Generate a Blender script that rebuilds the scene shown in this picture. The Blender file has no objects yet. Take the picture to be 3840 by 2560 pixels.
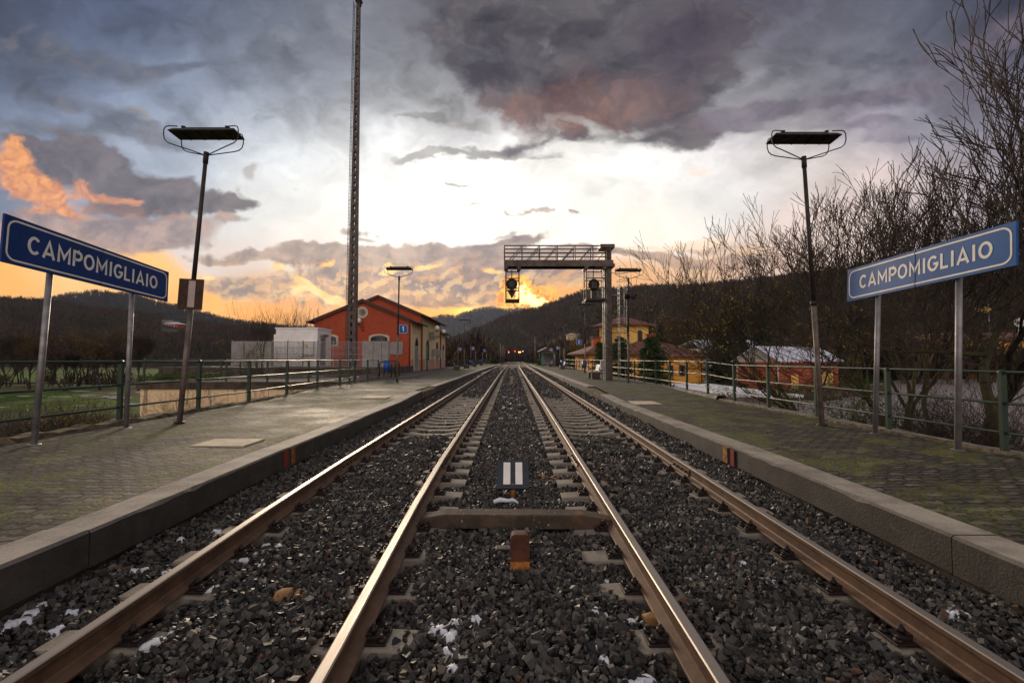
import bpy, math, random
import numpy as np
from mathutils import Vector, Matrix
sc = bpy.context.scene
COL = sc.collection
PI = math.pi
# ---------------------------------------------------------------- camera
FP = 1045.3; PITCH = math.atan(42.0/FP); CZ = 1.575
def ray(px, py):
    u = (px-1176)/FP; v = (784-py)/FP
    return Vector((u, math.cos(PITCH)-v*math.sin(PITCH), math.sin(PITCH)+v*math.cos(PITCH)))
def at(px, py, Y):
    r = ray(px, py); return Vector((0, 0, CZ)) + r*(Y/r.y)
cam = bpy.data.objects.new('camera', bpy.data.cameras.new('camera'))
COL.objects.link(cam); sc.camera = cam
cam.location = (0, 0, CZ); cam.rotation_euler = (PI/2+PITCH, 0, 0)
cam.data.lens = 36*FP/2352; cam.data.sensor_width = 36; cam.data.clip_end = 9000; cam.data.clip_start = 0.05
# ---------------------------------------------------------------- world sky
sc.view_settings.view_transform = 'Standard'; sc.view_settings.look = 'None'
sc.view_settings.exposure = 0.0; sc.view_settings.gamma = 1.0
W = bpy.data.worlds.new('World'); sc.world = W; W.use_nodes = True
NT = W.node_tree; NT.nodes.clear()
class N:                                        # tiny expression wrapper round node sockets
    nt = NT
    def __init__(s, k): s.k = k
    @staticmethod
    def node(t, ins=(), out=0, **kw):
        n = N.nt.nodes.new(t)
        for a, b in kw.items(): setattr(n, a, b)
        for i, v in (ins.items() if isinstance(ins, dict) else enumerate(ins)):
            if v is None: continue
            if isinstance(v, N): N.nt.links.new(v.k, n.inputs[i])
            else: n.inputs[i].default_value = v
        return N(n.outputs[out])
    @staticmethod
    def m(op, *a, clamp=False): return N.node('ShaderNodeMath', a, operation=op, use_clamp=clamp)
    @staticmethod
    def v(op, *a, out=0): return N.node('ShaderNodeVectorMath', a, operation=op, out=out)
    def __add__(s, o): return N.m('ADD', s, o)
    def __radd__(s, o): return N.m('ADD', s, o)
    def __sub__(s, o): return N.m('SUBTRACT', s, o)
    def __rsub__(s, o): return N.m('SUBTRACT', o, s)
    def __mul__(s, o): return N.m('MULTIPLY', s, o)
    def __rmul__(s, o): return N.m('MULTIPLY', s, o)
    def __truediv__(s, o): return N.m('DIVIDE', s, o)
def sstep(x, a, b): return N.node('ShaderNodeMapRange', (x, a, b, 0.0, 1.0), interpolation_type='SMOOTHSTEP')
def vmap(x, a, b, c, d): return N.node('ShaderNodeMapRange', (x, a, b, c, d))
def mixc(f, a, b):
    n = N.nt.nodes.new('ShaderNodeMix'); n.data_type = 'RGBA'; n.clamp_factor = True
    for i, v in ((0, f), (6, a), (7, b)):
        if isinstance(v, N): N.nt.links.new(v.k, n.inputs[i])
        else: n.inputs[i].default_value = v if i == 0 else (list(v)+[1])[:4]
    return N(n.outputs[2])
def noise(vec, scale, detail=6.0, rough=0.55, dist=0.0, out=0, dims='3D'):
    return N.node('ShaderNodeTexNoise', {'Vector': vec, 'Scale': scale, 'Detail': detail, 'Roughness': rough, 'Distortion': dist}, out=out, noise_dimensions=dims)
# ---- evening sky, computed from noise for every direction (azimuth / elevation), used as the world's environment
def lin(c):
    c = np.asarray(c, float)/255.0
    return np.where(c <= 0.04045, c/12.92, ((c+0.055)/1.055)**2.4)
def _up(g, n):                                   # smooth periodic upsampling of a random grid
    m = g.shape[0]; t = np.arange(n)*m/n; i = t.astype(int); f = t-i; f = f*f*f*(f*(f*6-15)+10)
    a = g[i % m]*(1-f)[:, None]+g[(i+1) % m]*f[:, None]
    return a[:, i % m]*(1-f)[None]+a[:, (i+1) % m]*f[None]
def fbm_tex(seed, n=1024, base=8, octs=7, gain=0.5, ridge=False):
    r = np.random.RandomState(seed); o = np.zeros((n, n), np.float32); a = 1.0; s = 0.0
    for k in range(octs):
        m = base << k
        if m > n: break
        g = _up(r.rand(m, m).astype(np.float32), n)
        if ridge: g = np.abs(g*2-1)
        o += a*g; s += a; a *= gain
    o /= s; return (o-o.mean())/(o.std()+1e-9)
def samp(t, x, y):                               # x, y in tile units, periodic, bilinear
    n = t.shape[0]; x = (x % 1.0)*n; y = (y % 1.0)*n
    i = x.astype(np.int32); j = y.astype(np.int32); fx = (x-i).astype(np.float32); fy = (y-j).astype(np.float32)
    i %= n; j %= n; i1 = (i+1) % n; j1 = (j+1) % n
    return (t[j, i]*(1-fx)+t[j, i1]*fx)*(1-fy)+(t[j1, i]*(1-fx)+t[j1, i1]*fx)*fy
def ss(x, a, b):
    t = np.clip((x-a)/(b-a), 0, 1); return t*t*(3-2*t)
def front_sky(X, Y):
    """colour (linear) of the evening sky; X, Y = direction in the tangent plane of the western horizon, in 1/1045 units"""
    T = [fbm_tex(11, octs=7), fbm_tex(12, octs=7), fbm_tex(13, octs=8, gain=0.58), fbm_tex(14, octs=7, gain=0.55, ridge=True), fbm_tex(15, octs=7, gain=0.6)]
    h = np.clip(870-Y, 30, None)                 # height above the horizon
    # warp
    wx = samp(T[0], X/2600, Y/1500)*34+samp(T[1], X/700+.3, Y/420)*13+samp(T[4], X/240, Y/150+.5)*4
    wy = samp(T[1], X/2600+.6, Y/1500+.2)*18+samp(T[0], X/700, Y/420+.7)*8+samp(T[4], X/240+.4, Y/150)*3
    k = np.clip(h/480, 0.22, 1.0)*0.62
    XX = X+wx*k; YY = Y+wy*k
    n1 = samp(T[2], XX/900, YY/620); n2 = samp(T[2], XX/330+.3, YY/230+.1); n3 = samp(T[3], XX/520+.5, YY/330)
    # wind streaks following the perspective of the cloud deck
    sx = (X-1500)/(h+420); sy = 420/(h+160)
    st = samp(T[2], sx*0.9+sy*0.55+wx/2500, sy*1.5+wy/900)
    st2 = samp(T[4], sx*1.3-sy*0.8+wx/2500, sy*1.9+wy/900)
    def blob(x, y, rx, ry, rot=0.0, a=1.0, w=1.0):
        U = X+(XX-X)*w-x; V = Y+(YY-Y)*w-y; c, s = math.cos(math.radians(rot)), math.sin(math.radians(rot))
        return a*np.exp(-((U*c+V*s)/rx)**2-((-U*s+V*c)/ry)**2)
    def field(l): return sum(blob(*b) for b in l)
    CP = [(0,0,(60,68,90),230),(300,40,(80,92,120),220),(620,60,(104,112,130),200),(900,60,(132,134,144),200),(1100,60,(118,118,128),180),
     (120,220,(98,110,134),180),(330,200,(122,136,162),170),(520,200,(146,156,176),170),(720,160,(146,152,166),170),(960,180,(170,172,178),150),
     (60,320,(118,126,146),110),(300,330,(160,170,186),150),(640,330,(198,204,210),160),(900,300,(206,207,208),150),(1040,250,(180,178,180),130),
     (640,480,(222,223,222),130),(800,430,(238,238,236),150),(960,440,(250,249,246),160),(1250,460,(252,250,246),160),(1500,440,(242,240,237),150),
     (1700,430,(222,219,218),140),(980,540,(252,246,236),110),(1250,540,(252,244,230),110),(1480,530,(250,238,222),110),(700,560,(228,214,204),100),
     (560,590,(214,198,190),80),(100,610,(255,200,118),70),(300,650,(255,190,104),70),(460,700,(255,180,72),70),(600,730,(250,160,46),70),(20,640,(255,176,66),70),
     (760,700,(236,156,74),70),(900,690,(240,164,78),70),(1040,700,(255,180,56),60),(1090,712,(255,206,96),36),(1150,690,(214,160,106),60),(1240,690,(255,196,70),50),
     (1330,660,(232,160,78),80),(1450,640,(226,164,100),80),(1600,640,(216,172,130),90),(1760,600,(220,186,164),110),(1850,520,(226,202,192),110),
     (2000,580,(222,196,184),120),(2250,640,(190,170,170),160),(700,860,(210,160,110),160),(1500,860,(200,165,130),160),(100,860,(220,170,110),160),(2100,860,(180,160,150),160),(1980,460,(214,194,188),120),(2200,480,(186,172,172),150),(1850,380,(200,192,188),130),(1700,330,(190,184,186),110),
     (1750,200,(148,146,152),150),(1950,120,(130,132,143),160),(2130,260,(134,132,142),150),(2352,0,(52,52,70),180),(2100,20,(92,94,110),170),(2320,250,(106,101,116),160),
     (2340,420,(150,140,150),150),(1780,40,(104,100,116),160),(1300,380,(226,222,218),100),(1950,280,(146,138,150),120),(1050,640,(190,150,120),70),(600,650,(206,160,120),60)]
    num = np.zeros(X.shape+(3,), np.float32); den = np.full(X.shape, 1e-7, np.float32)
    for (x, y, c, r) in CP:
        w = blob(x, y, r*.9, r*(0.66 if y < 520 else 0.5), w=0.5); den += w; num += w[..., None]*lin(c).astype(np.float32)
    C = num/den[..., None]
    up = ss(h, 260, 620)
    C *= (1+0.12*(st*up+n1*0.45+n2*0.2)*(0.35+up))[..., None]
    def gate(f): return ss(f, 0.03, 0.42)
    def fz(bl, nz): f = field(bl); return f+nz*gate(f)
    def put(C, m, c): return C*(1-m[..., None])+m[..., None]*c
    def two(t, a, b):
        t = np.clip(t*0.28+0.5, 0, 1)[..., None]; return lin(a)*(1-t)+lin(b)*t
    def layer(C, bl, amp, lo, hi, a, b, op=1.0, nz=None, tone=None):
        f = field(bl); d = f+(n1*0.5+n2*0.35 if nz is None else nz)*amp*0.20*gate(f)
        m = ss(d, lo, hi)*op
        return put(C, m, two(n2 if tone is None else tone, a, b)), d
    # blue-grey patches upper left
    C, _ = layer(C, [(110,110,170,60,22),(290,150,150,36,20),(60,300,120,34,12),(250,300,100,34,-14),(350,330,90,26,14),(150,230,120,22,16),(470,150,160,22,-8,.7),(470,290,70,30,-30,.8),(600,290,60,16,-30,.7),(20,360,40,22)], 1.7, 0.35, 1.15, (68,74,90), (110,110,116), 0.72)
    C, _ = layer(C, [(880,110,120,60,20),(820,200,80,30),(680,80,160,30,10)], 1.8, 0.4, 1.3, (104,108,120), (150,150,156), 0.5)
    C, _ = layer(C, [(930,270,80,13,-4),(1000,272,60,8),(1060,285,60,20,.8),(940,356,62,10,-6),(1010,352,60,7),(1120,352,60,12,4),(1200,360,60,14),(1270,378,60,9),(1040,415,26,6,10,.9),(430,320,60,22,20,.8),(330,260,36,16,0,.7),(560,400,30,22,40,.9),(540,440,40,14,30,.8),(1060,467,90,4,0,.9),(850,545,40,6,8),(650,420,60,16,30,.5)], 1.5, 0.36, 0.95, (126,124,124), (170,166,162), 0.8)
    # great dark cloud
    big = [(1330,20,300,90),(1120,60,160,70,10),(1480,120,220,110,0),(1300,150,190,62,-14),(1250,240,120,44),(1440,270,190,50,2),(1620,80,130,110),(1580,220,110,90),(1080,160,120,50,20),(1600,330,100,24,-10),(1360,320,150,20,6,.8),(1150,200,90,50,0,.6),(1200,345,110,16,-4,.9),(1270,372,70,10,0,.8)]
    dA = fz(big, n1*0.15+n2*0.08+st*0.05)
    mA = ss(dA, 0.20, 1.15)
    core = ss(dA, 0.8, 2.0)
    cA = two(n1+st*0.8, (54,48,58), (104,98,102))*(1-core[..., None]*0.12)
    wr = ss(blob(1420,250,240,75,0)+blob(1230,270,150,40)+n1*0.08+n2*0.05, 0.1, 1.2)
    cA = cA*(1-wr[..., None]*0.62)+wr[..., None]*0.62*two(n2, (104,68,62), (136,92,76))
    pu = ss(blob(1590,110,140,120)+n1*0.1, 0.2, 1.0)[..., None]*0.5
    cA = cA*(1-pu)+pu*lin((74,58,76))
    bl = ss(samp(T[3], XX/260, YY/180), -0.2, 1.6)[..., None]
    cA = cA*(1+0.35*bl*(1-core[..., None]*.6))
    C = put(C, mA*0.96, cA)
    C, _ = layer(C, [(1850,255,170,20,-6),(2030,225,180,26,-9),(2230,205,180,30,-6),(1740,262,90,26),(2180,120,240,30,-14),(2330,60,200,50,-18),(1920,300,200,16,-2,.8),(2050,330,160,16,-3,.6),(1700,300,80,22)], 1.4, 0.35, 1.2, (88,80,96), (122,110,122), 0.72, nz=n1*0.5+st*0.7)
    C, _ = layer(C, [(1300,120,60,20,30,.5),(1760,180,120,18,-24,.7),(1900,110,160,18,-24,.6),(2080,60,160,14,-24,.5),(1820,340,160,10,-4,.5)], 1.4, 0.4, 1.1, (168,164,176), (196,192,202), 0.5, nz=st)
    # left bank
    bank = [(90,360,110,30,14),(190,400,150,38,8),(330,430,140,40,6),(450,465,100,24,2),(520,470,46,18,-6),(90,400,110,40),(300,480,170,34),(150,330,60,20,30,.8),(20,330,50,16)]
    dB = fz(bank, n1*0.11+n2*0.10); mB = ss(dB, 0.30, 0.95)
    cB = two(n2*.8-ss(Y+0*X, 340, 500)*1.5+.8, (72,70,82), (112,104,110))
    C = put(C, mB*0.95, cB)
    C, _ = layer(C, [(60,510,160,30),(230,530,190,32,4),(380,520,130,26),(120,560,200,24),(330,560,120,16),(520,500,60,14)], 1.3, 0.30, 1.0, (124,108,112), (178,148,138), 0.9)
    C, _ = layer(C, [(210,480,120,14,4,.8),(330,500,90,10,0,.6)], 1.3, 0.3, 0.9, (150,108,94), (170,128,110), 0.55)
    # glowing orange cloud far left
    dO = fz([(10,400,50,46),(40,440,80,34,20),(90,460,70,22,20),(130,485,50,14,30),(10,350,34,30),(70,500,60,10,0,.6)], n2*0.14+samp(T[3], XX/150, YY/110)*0.08)
    dO2 = fz([(165,433,30,14),(185,450,46,15,12),(240,455,32,14),(272,462,20,10),(150,455,24,10),(330,487,20,7,0,.8),(300,480,20,6,0,.6)], n2*0.14+samp(T[3], XX/110, YY/80)*0.10)
    lit = samp(T[3], XX/200, YY/140)+(460-Y)/90.
    C = put(C, ss(dO, 0.22, 1.15)*0.86, two(lit*.8, (196,112,74), (248,168,96)))
    C = put(C, ss(dO2, 0.26, 1.2)*0.75, two(lit*.8+.3, (190,120,92), (232,158,112)))
    # low banks of cumulus
    low = [(500,600,60,8,0,.9),(620,585,120,14,4),(760,580,150,20),(720,560,60,10,0,.7),(880,590,120,26),(900,620,140,30),(1010,575,80,14),(1100,600,100,24),(1160,560,60,10,-8),(1190,545,70,10,-10),(1240,590,130,22),(1330,585,120,14,0,.7),
           (760,640,120,36),(1010,645,110,30),(1060,680,130,24),(960,690,90,16),(520,660,70,26),(620,650,60,18),(850,660,90,26),(700,690,90,18,0,.7),(1290,640,130,26,0,.9),(1160,650,100,34,0,1),(470,590,80,8,0,.6),(1230,498,46,8,0,.9),(1300,500,16,6,0,.9),(840,530,60,8,6,.8),(400,560,80,10,0,.7)]
    bil = samp(T[3], XX/430+.2, YY/300+.1); bil2 = samp(T[3], XX/170+.2, YY/120)
    e = 6.0
    rel = (samp(T[3], XX/240+.2, YY/150)*1.2+samp(T[2], XX/200, YY/130)) - (samp(T[3], (XX+e)/240+.2, (YY+e*2.2)/150)*1.2+samp(T[2], (XX+e)/200, (YY+e*2.2)/130))
    dC = fz(low, n1*0.10+n2*0.10-bil*0.11-bil2*0.05)
    mC = ss(dC, 0.30, 0.92)
    g = ss(Y+0*X, 560, 730)[..., None]
    cC = two(bil*.8+n2*.5, (122,108,110), (176,152,142))*(1-g)+two(bil*.8+n2*.5, (132,104,96), (196,150,116))*g
    C = put(C, mC*0.92, cC)
    dark = [(520,655,50,22,8),(590,668,50,16),(560,640,40,10),(760,610,40,12,30),(800,640,50,14,30),(1020,640,80,18),(1080,664,90,16),(980,655,60,14),(1180,630,60,14),(900,625,50,14),(1280,620,90,12),(1180,550,60,8,-10,.9),(1150,540,40,6,-14,.9),(700,600,120,8,0,.8)]
    dD = fz(dark, n2*0.10-bil*0.12); C = put(C, ss(dD, 0.26, 1.3)*0.75, two(n2, (96,88,100), (124,110,114)))
    # sun-side rims
    near = np.exp(-((X-900)/620)**2)*ss(Y+0*X, 560, 640)
    edge = np.exp(-((dC-0.62)/0.20)**2)
    rim = np.clip(ss(rel, -0.1, 1.7)*0.95+edge*0.45*ss(n2, -1, 1), 0, 1)*near*ss(dC, 0.2, 0.6)
    C = put(C, np.clip(rim*0.50, 0, 0.7), two(n2, (240,170,98), (255,214,146)))
    glowspots = [(770,608,40,10,-20),(680,655,24,24,40,.8),(640,610,30,8,0,.8),(700,640,30,10,30),(910,618,12,16),(800,690,60,14,20),(760,672,40,8,20),(480,640,30,8,0,.8),(1000,610,70,6,-10,.9),(1130,625,40,6,10,.8)]
    gs = ss(fz(glowspots, n2*0.16-bil*0.12), 0.35, 0.95); C = put(C, gs*0.85, two(n2, (250,184,92), (255,222,150)))
    C, _ = layer(C, [(1490,594,90,8,2),(1440,588,60,7,4),(1570,600,110,10,-2),(1650,606,100,9,-3),(1690,585,60,16,-14),(1600,572,120,8,-6,.6),(1760,600,60,8,0,.6)], 1.3, 0.36, 0.85, (140,116,104), (196,158,130), 0.8)
    C, _ = layer(C, [(1600,560,110,12,-8),(1720,575,60,12),(1480,575,60,6)], 1.2, 0.4, 1.0, (244,204,160), (250,222,188), 0.6)
    C, _ = layer(C, [(1640,400,40,10,-8),(1620,395,20,8)], 1.4, 0.5, 0.9, (240,216,204), (250,232,220), 0.8)
    # burning cloud over the ridge
    bilF = samp(T[3], XX/110, YY/80)
    fa = fz([(1215,672,46,26,14),(1262,690,36,18,10),(1190,690,40,20),(1230,705,60,10),(1185,650,18,14),(1290,688,14,6,-30)], n2*0.13-bilF*0.13)
    C = put(C, ss(fa, 0.38, 0.66), np.clip(two(-bilF*1.3+n2*.9+1.0-np.hypot(X-1225, (Y-690)*1.6)/70, (235,120,20), (255,196,70))*1.0, 0, 9))
    hot = ss(fz([(1225,690,34,16,10),(1210,668,20,12,0,.8),(1250,696,26,8)], n2*0.15-bilF*0.18), 0.4, 1.1)
    C = put(C, hot*0.9, np.array([2.6, 1.7, 0.6]))
    C = put(C, ss(fz([(1195,672,12,12)], n2*.1), 0.45, 0.9)*0.6, lin((150,96,70)))
    C = C*(1-0.25*ss(h, 480, 860))[..., None]
    C = C*(1+0.09*blob(1250, 500, 700, 190, 0, 1, 0.5)+0.10*blob(1150,660,420,90,0,1,.3))[..., None]
    C = C*(1-0.9*blob(1250, 500, 760, 200, 0, 1, 0.5)[..., None]*np.array([0.0, 0.018, 0.065]))
    gl = blob(1078, 716, 40, 10, 0, 1, 0)+blob(1080,716,12,6,0,1.5,0)
    C = C+gl[..., None]*np.array([0.7, 0.42, 0.05])
    return C.astype(np.float32)

def build_sky():
    WN, HN = 4096, 2048
    img = np.empty((HN, WN, 4), np.float32); img[..., 3] = 1
    el = (np.arange(HN)+0.5)/HN*PI-PI/2; az = PI/2-(0.5-(np.arange(WN)+0.5)/WN)*2*PI; az = (az+PI) % (2*PI)-PI
    A, E = np.meshgrid(az, el); A = A.astype(np.float32); E = E.astype(np.float32)
    t = fbm_tex(21, n=512, octs=6)
    nz = samp(t, A/(2*PI)*2, E/PI*2.5)
    g = ss(E, -0.1, 0.25)
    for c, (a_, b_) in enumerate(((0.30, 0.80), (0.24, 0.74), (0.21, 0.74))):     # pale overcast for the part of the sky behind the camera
        anti = np.exp(-((np.abs(A)-PI)/0.85)**2)*np.exp(-((E-0.22)/0.42)**2)      # pinkish glow added behind the camera to light the facades facing it
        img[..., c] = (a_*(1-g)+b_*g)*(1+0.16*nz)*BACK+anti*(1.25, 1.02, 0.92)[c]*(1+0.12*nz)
    cols = np.where(np.abs(az) < math.radians(64))[0]; rows = np.where((el > math.radians(-12)) & (el < math.radians(56)))[0]
    order = np.argsort(az[cols]); cols = cols[order]
    a, e = np.meshgrid(az[cols], el[rows]); dx = np.sin(a)*np.cos(e); dy = np.cos(a)*np.cos(e); dz = np.sin(e)
    f = dy*math.cos(PITCH)+dz*math.sin(PITCH); u = dx/f; v = (dz*math.cos(PITCH)-dy*math.sin(PITCH))/f
    C = np.empty(a.shape+(3,), np.float32); h = a.shape[0]//4+1
    for k in range(0, a.shape[0], h):
        C[k:k+h] = front_sky((1176+FP*u[k:k+h]).astype(np.float32), (784-FP*v[k:k+h]).astype(np.float32))
    m = ((1-ss(np.abs(a), math.radians(52), math.radians(63)))*(1-ss(e, math.radians(42), math.radians(55)))*ss(e, math.radians(-11), math.radians(-3)))[..., None]
    sub = img[np.ix_(rows, cols, [0, 1, 2])]
    img[np.ix_(rows, cols, [0, 1, 2])] = sub*(1-m)+C*m
    im = bpy.data.images.new('evening_sky', WN, HN, alpha=False, float_buffer=True)
    im.colorspace_settings.name = 'Linear Rec.709'
    im.pixels.foreach_set(img.ravel()); im.update(); im.pack()
    return im
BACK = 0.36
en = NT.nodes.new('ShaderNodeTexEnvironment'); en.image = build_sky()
SUN_EL, SUN_AZ = 14.0, -20.0
nish = N.node('ShaderNodeTexSky', sky_type='NISHITA', sun_disc=False)
nish.k.node.sun_elevation = math.radians(SUN_EL); nish.k.node.sun_rotation = math.radians(SUN_AZ)
ns = N.v('SCALE', nish, None); ns.k.node.inputs['Scale'].default_value = 0.004
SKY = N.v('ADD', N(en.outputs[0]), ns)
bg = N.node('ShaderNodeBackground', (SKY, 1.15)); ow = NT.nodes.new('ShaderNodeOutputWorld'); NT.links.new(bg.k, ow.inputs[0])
sd = bpy.data.lights.new('sun', 'SUN'); sun = bpy.data.objects.new('sun', sd); COL.objects.link(sun)
sd.energy = 2.8; sd.angle = math.radians(13); sd.color = (1.0, 0.80, 0.58)
sun.rotation_euler = (math.radians(90-SUN_EL), 0, math.radians(180-SUN_AZ))
sun.rotation_euler = Vector((math.sin(math.radians(SUN_AZ))*math.cos(math.radians(SUN_EL)), math.cos(math.radians(SUN_AZ))*math.cos(math.radians(SUN_EL)), math.sin(math.radians(SUN_EL)))).to_track_quat('Z', 'Y').to_euler()

# ---------------------------------------------------------------- material helpers
def pick(tex='obj'):
    if tex == 'pos': n = N.node('ShaderNodeNewGeometry', (), 0)
    elif tex == 'gen': n = N.node('ShaderNodeTexCoord', (), 0)
    else: n = N.node('ShaderNodeTexCoord', (), 3)
    return n
def L(*c):                                       # sRGB 0-255 -> linear tuple
    return tuple(float(x) for x in lin(c))
def new_mat(name):
    m = bpy.data.materials.new(name); m.use_nodes = True; m.node_tree.nodes.clear(); N.nt = m.node_tree
    return m
def finish(m, col, rough=0.7, metal=0.0, bump=None, bstr=0.3, bdist=0.01, spec=0.5, emis=None, estr=0.0, trans=None, alpha=None):
    b = m.node_tree.nodes.new('ShaderNodeBsdfPrincipled'); o = m.node_tree.nodes.new('ShaderNodeOutputMaterial')
    def setv(k, v):
        if isinstance(v, N): m.node_tree.links.new(v.k, b.inputs[k])
        elif k in ('Base Color', 'Emission Color'): b.inputs[k].default_value = (list(v)+[1])[:4]
        else: b.inputs[k].default_value = v
    setv('Base Color', col); setv('Roughness', rough); setv('Metallic', metal); setv('Specular IOR Level', spec)
    if emis is not None: setv('Emission Color', emis); setv('Emission Strength', estr)
    if alpha is not None: setv('Alpha', alpha)
    if trans is not None: setv('Transmission Weight', trans)
    if bump is not None:
        n = N.node('ShaderNodeBump', {'Strength': bstr, 'Distance': bdist, 'Height': bump}); m.node_tree.links.new(n.k, b.inputs['Normal'])
    m.node_tree.links.new(b.outputs[0], o.inputs[0])
    return m
def rust_mix(P, c, amt=0.45, scale=6.0, rc=(0.10, 0.035, 0.012)):
    n = noise(P, scale, 8, 0.65)
    return mixc(sstep(n, 0.5+0.25*(1-amt), 0.72+0.15*(1-amt)), c, rc)
def simple(name, c1, c2=None, scale=4.0, rough=0.7, metal=0.0, bump=0.3, bscale=None, tex='obj', spec=0.5, rust=0.0, bd=0.01, streak=0.0):
    m = new_mat(name); P = pick(tex); c2 = c2 or tuple(x*0.7 for x in c1)
    n = noise(P, scale, 7, 0.6)
    col = mixc(sstep(n, 0.35, 0.65), c1, c2)
    if streak:
        q = N.v('MULTIPLY', P, (9.0, 9.0, 0.5)); col = mixc(sstep(noise(q, 1.0, 5, 0.6), 0.52, 0.75)*streak, col, tuple(x*0.35 for x in c1))
    if rust: col = rust_mix(P, col, rust, scale*1.7)
    fine = noise(P, bscale or scale*8, 5, 0.6)
    return finish(m, col, vmap(n, 0.3, 0.7, rough*0.85, min(1, rough*1.12)), metal, bump=fine, bstr=bump, bdist=bd, spec=spec)
MT = {}
MT['galv'] = simple('galvanised_steel', (0.30,0.29,0.30), (0.20,0.19,0.20), 5, 0.5, 0.55, 0.25, rust=0.15)
MT['rustpole'] = simple('rusty_painted_steel', (0.20,0.165,0.15), (0.11,0.075,0.06), 5, 0.6, 0.3, 0.3, rust=0.7)
MT['darksteel'] = simple('dark_weathered_steel', (0.045,0.036,0.032), (0.025,0.018,0.015), 6, 0.6, 0.3, 0.3, rust=0.5)
MT['mast'] = simple('dark_mast_steel', (0.095,0.075,0.068), (0.05,0.038,0.034), 3, 0.55, 0.35, 0.3, rust=0.4)
MT['gantry'] = simple('brown_galvanised_steel', (0.10,0.078,0.065), (0.06,0.043,0.034), 3, 0.55, 0.35, 0.3, rust=0.6)
MT['green'] = simple('dark_green_paint', (0.016,0.045,0.024), (0.01,0.028,0.018), 3, 0.42, 0.0, 0.2, rust=0.12)
MT['greenrail'] = simple('worn_green_rail_paint', (0.028,0.060,0.044), (0.014,0.036,0.022), 7, 0.35, 0.2, 0.2, rust=0.2)
MT['blue'] = simple('shaded_blue_sign_paint', (0.001,0.032,0.19), (0.001,0.028,0.16), 1.5, 0.5, 0, 0.05, spec=0.25, streak=0.2)  # left name sign: its shade is put into this deeper blue
MT['bluelit'] = simple('sunlit_blue_sign_paint', (0.0005,0.100,0.37), (0.0005,0.085,0.32), 1.5, 0.5, 0, 0.05, streak=0.25, spec=0.25)  # same sign blue, brightened in the colour as if sunlit
MT['white'] = simple('white_sign_paint', (0.84,0.82,0.78), (0.74,0.72,0.68), 6, 0.45, 0, 0.05)
MT['brownboard'] = simple('brown_rusty_board', (0.075,0.030,0.014), (0.04,0.015,0.008), 9, 0.6, 0.1, 0.3, rust=0.4)
MT['pinkwhite'] = simple('aged_white_paint', (0.55,0.44,0.42), (0.48,0.38,0.36), 9, 0.5, 0, 0.1)
MT['slate'] = simple('slate_board', (0.028,0.036,0.052), (0.018,0.024,0.036), 5, 0.45, 0, 0.15)
MT['rustbox'] = simple('red_brown_rust', (0.10,0.028,0.012), (0.05,0.012,0.006), 8, 0.8, 0, 0.5, rust=0.2)
MT['rustorange'] = simple('orange_rust', (0.42,0.16,0.03), (0.16,0.05,0.012), 14, 0.8, 0, 0.5)
MT['bolt'] = simple('dark_bolt_steel', (0.022,0.012,0.010), (0.012,0.007,0.006), 30, 0.55, 0.2, 0.3)
MT['cwhite'] = simple('white_panel', (0.90,0.89,0.87), (0.84,0.82,0.79), 1.6, 0.5, 0, 0.05, streak=0.35)
MT['greypanel'] = simple('grey_panel', (0.30,0.29,0.28), (0.24,0.23,0.22), 2, 0.6, 0.1, 0.2)
MT['cream'] = simple('cream_plaster', (0.66,0.52,0.30), (0.58,0.45,0.26), 1.8, 0.85, 0, 0.2, streak=0.25)
MT['stone'] = simple('pale_stone_trim', (0.60,0.52,0.38), (0.50,0.42,0.30), 5, 0.8, 0, 0.2)
MT['yellow'] = simple('yellow_plaster', (0.92,0.56,0.14), (0.84,0.50,0.12), 0.8, 0.85, 0, 0.15, streak=0.12)
MT['orange'] = simple('orange_plaster', (0.88,0.42,0.075), (0.78,0.35,0.065), 0.8, 0.85, 0, 0.15, streak=0.12)
MT['greywall'] = simple('pale_grey_plaster', (0.46,0.42,0.36), (0.38,0.34,0.30), 0.9, 0.85, 0, 0.15, streak=0.2)
MT['conc'] = simple('grey_concrete', (0.25,0.23,0.20), (0.13,0.115,0.10), 3, 0.85, 0, 0.5)
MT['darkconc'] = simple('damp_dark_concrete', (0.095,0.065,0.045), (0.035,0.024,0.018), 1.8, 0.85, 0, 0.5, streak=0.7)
MT['snow'] = simple('old_snow', (0.78,0.80,0.86), (0.68,0.71,0.80), 6, 0.6, 0, 0.6)
MT['glass'] = simple('dark_window_glass', (0.010,0.011,0.012), (0.008,0.008,0.008), 1, 0.12, 0, 0.0)
MT['wood'] = simple('dark_brown_wood', (0.07,0.025,0.012), (0.045,0.018,0.01), 7, 0.65, 0, 0.3)
MT['bluebin'] = simple('blue_plastic', (0.012,0.08,0.34), (0.01,0.06,0.28), 4, 0.4, 0, 0.05)
MT['benchblue'] = simple('blue_perforated_metal', (0.05,0.09,0.16), (0.03,0.06,0.11), 40, 0.4, 0.4, 0.3)
MT['benchconc'] = simple('brown_concrete', (0.085,0.055,0.045), (0.05,0.032,0.026), 5, 0.9, 0, 0.5)
MT['globe'] = simple('opal_globe', (0.82,0.80,0.78), (0.80,0.78,0.75), 3, 0.25, 0, 0.0)
MT['shelter'] = simple('green_shelter_paint', (0.03,0.17,0.13), (0.02,0.12,0.09), 3, 0.45, 0.1, 0.1)
MT['yellowm'] = simple('yellow_paint', (0.85,0.62,0.05), (0.8,0.55,0.04), 3, 0.5, 0, 0.1)
MT['black'] = simple('black_paint', (0.012,0.011,0.011), (0.01,0.009,0.009), 3, 0.6, 0, 0.2)
MT['cableo'] = simple('orange_cable', (0.55,0.20,0.03), (0.5,0.16,0.03), 5, 0.4, 0, 0)
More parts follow.
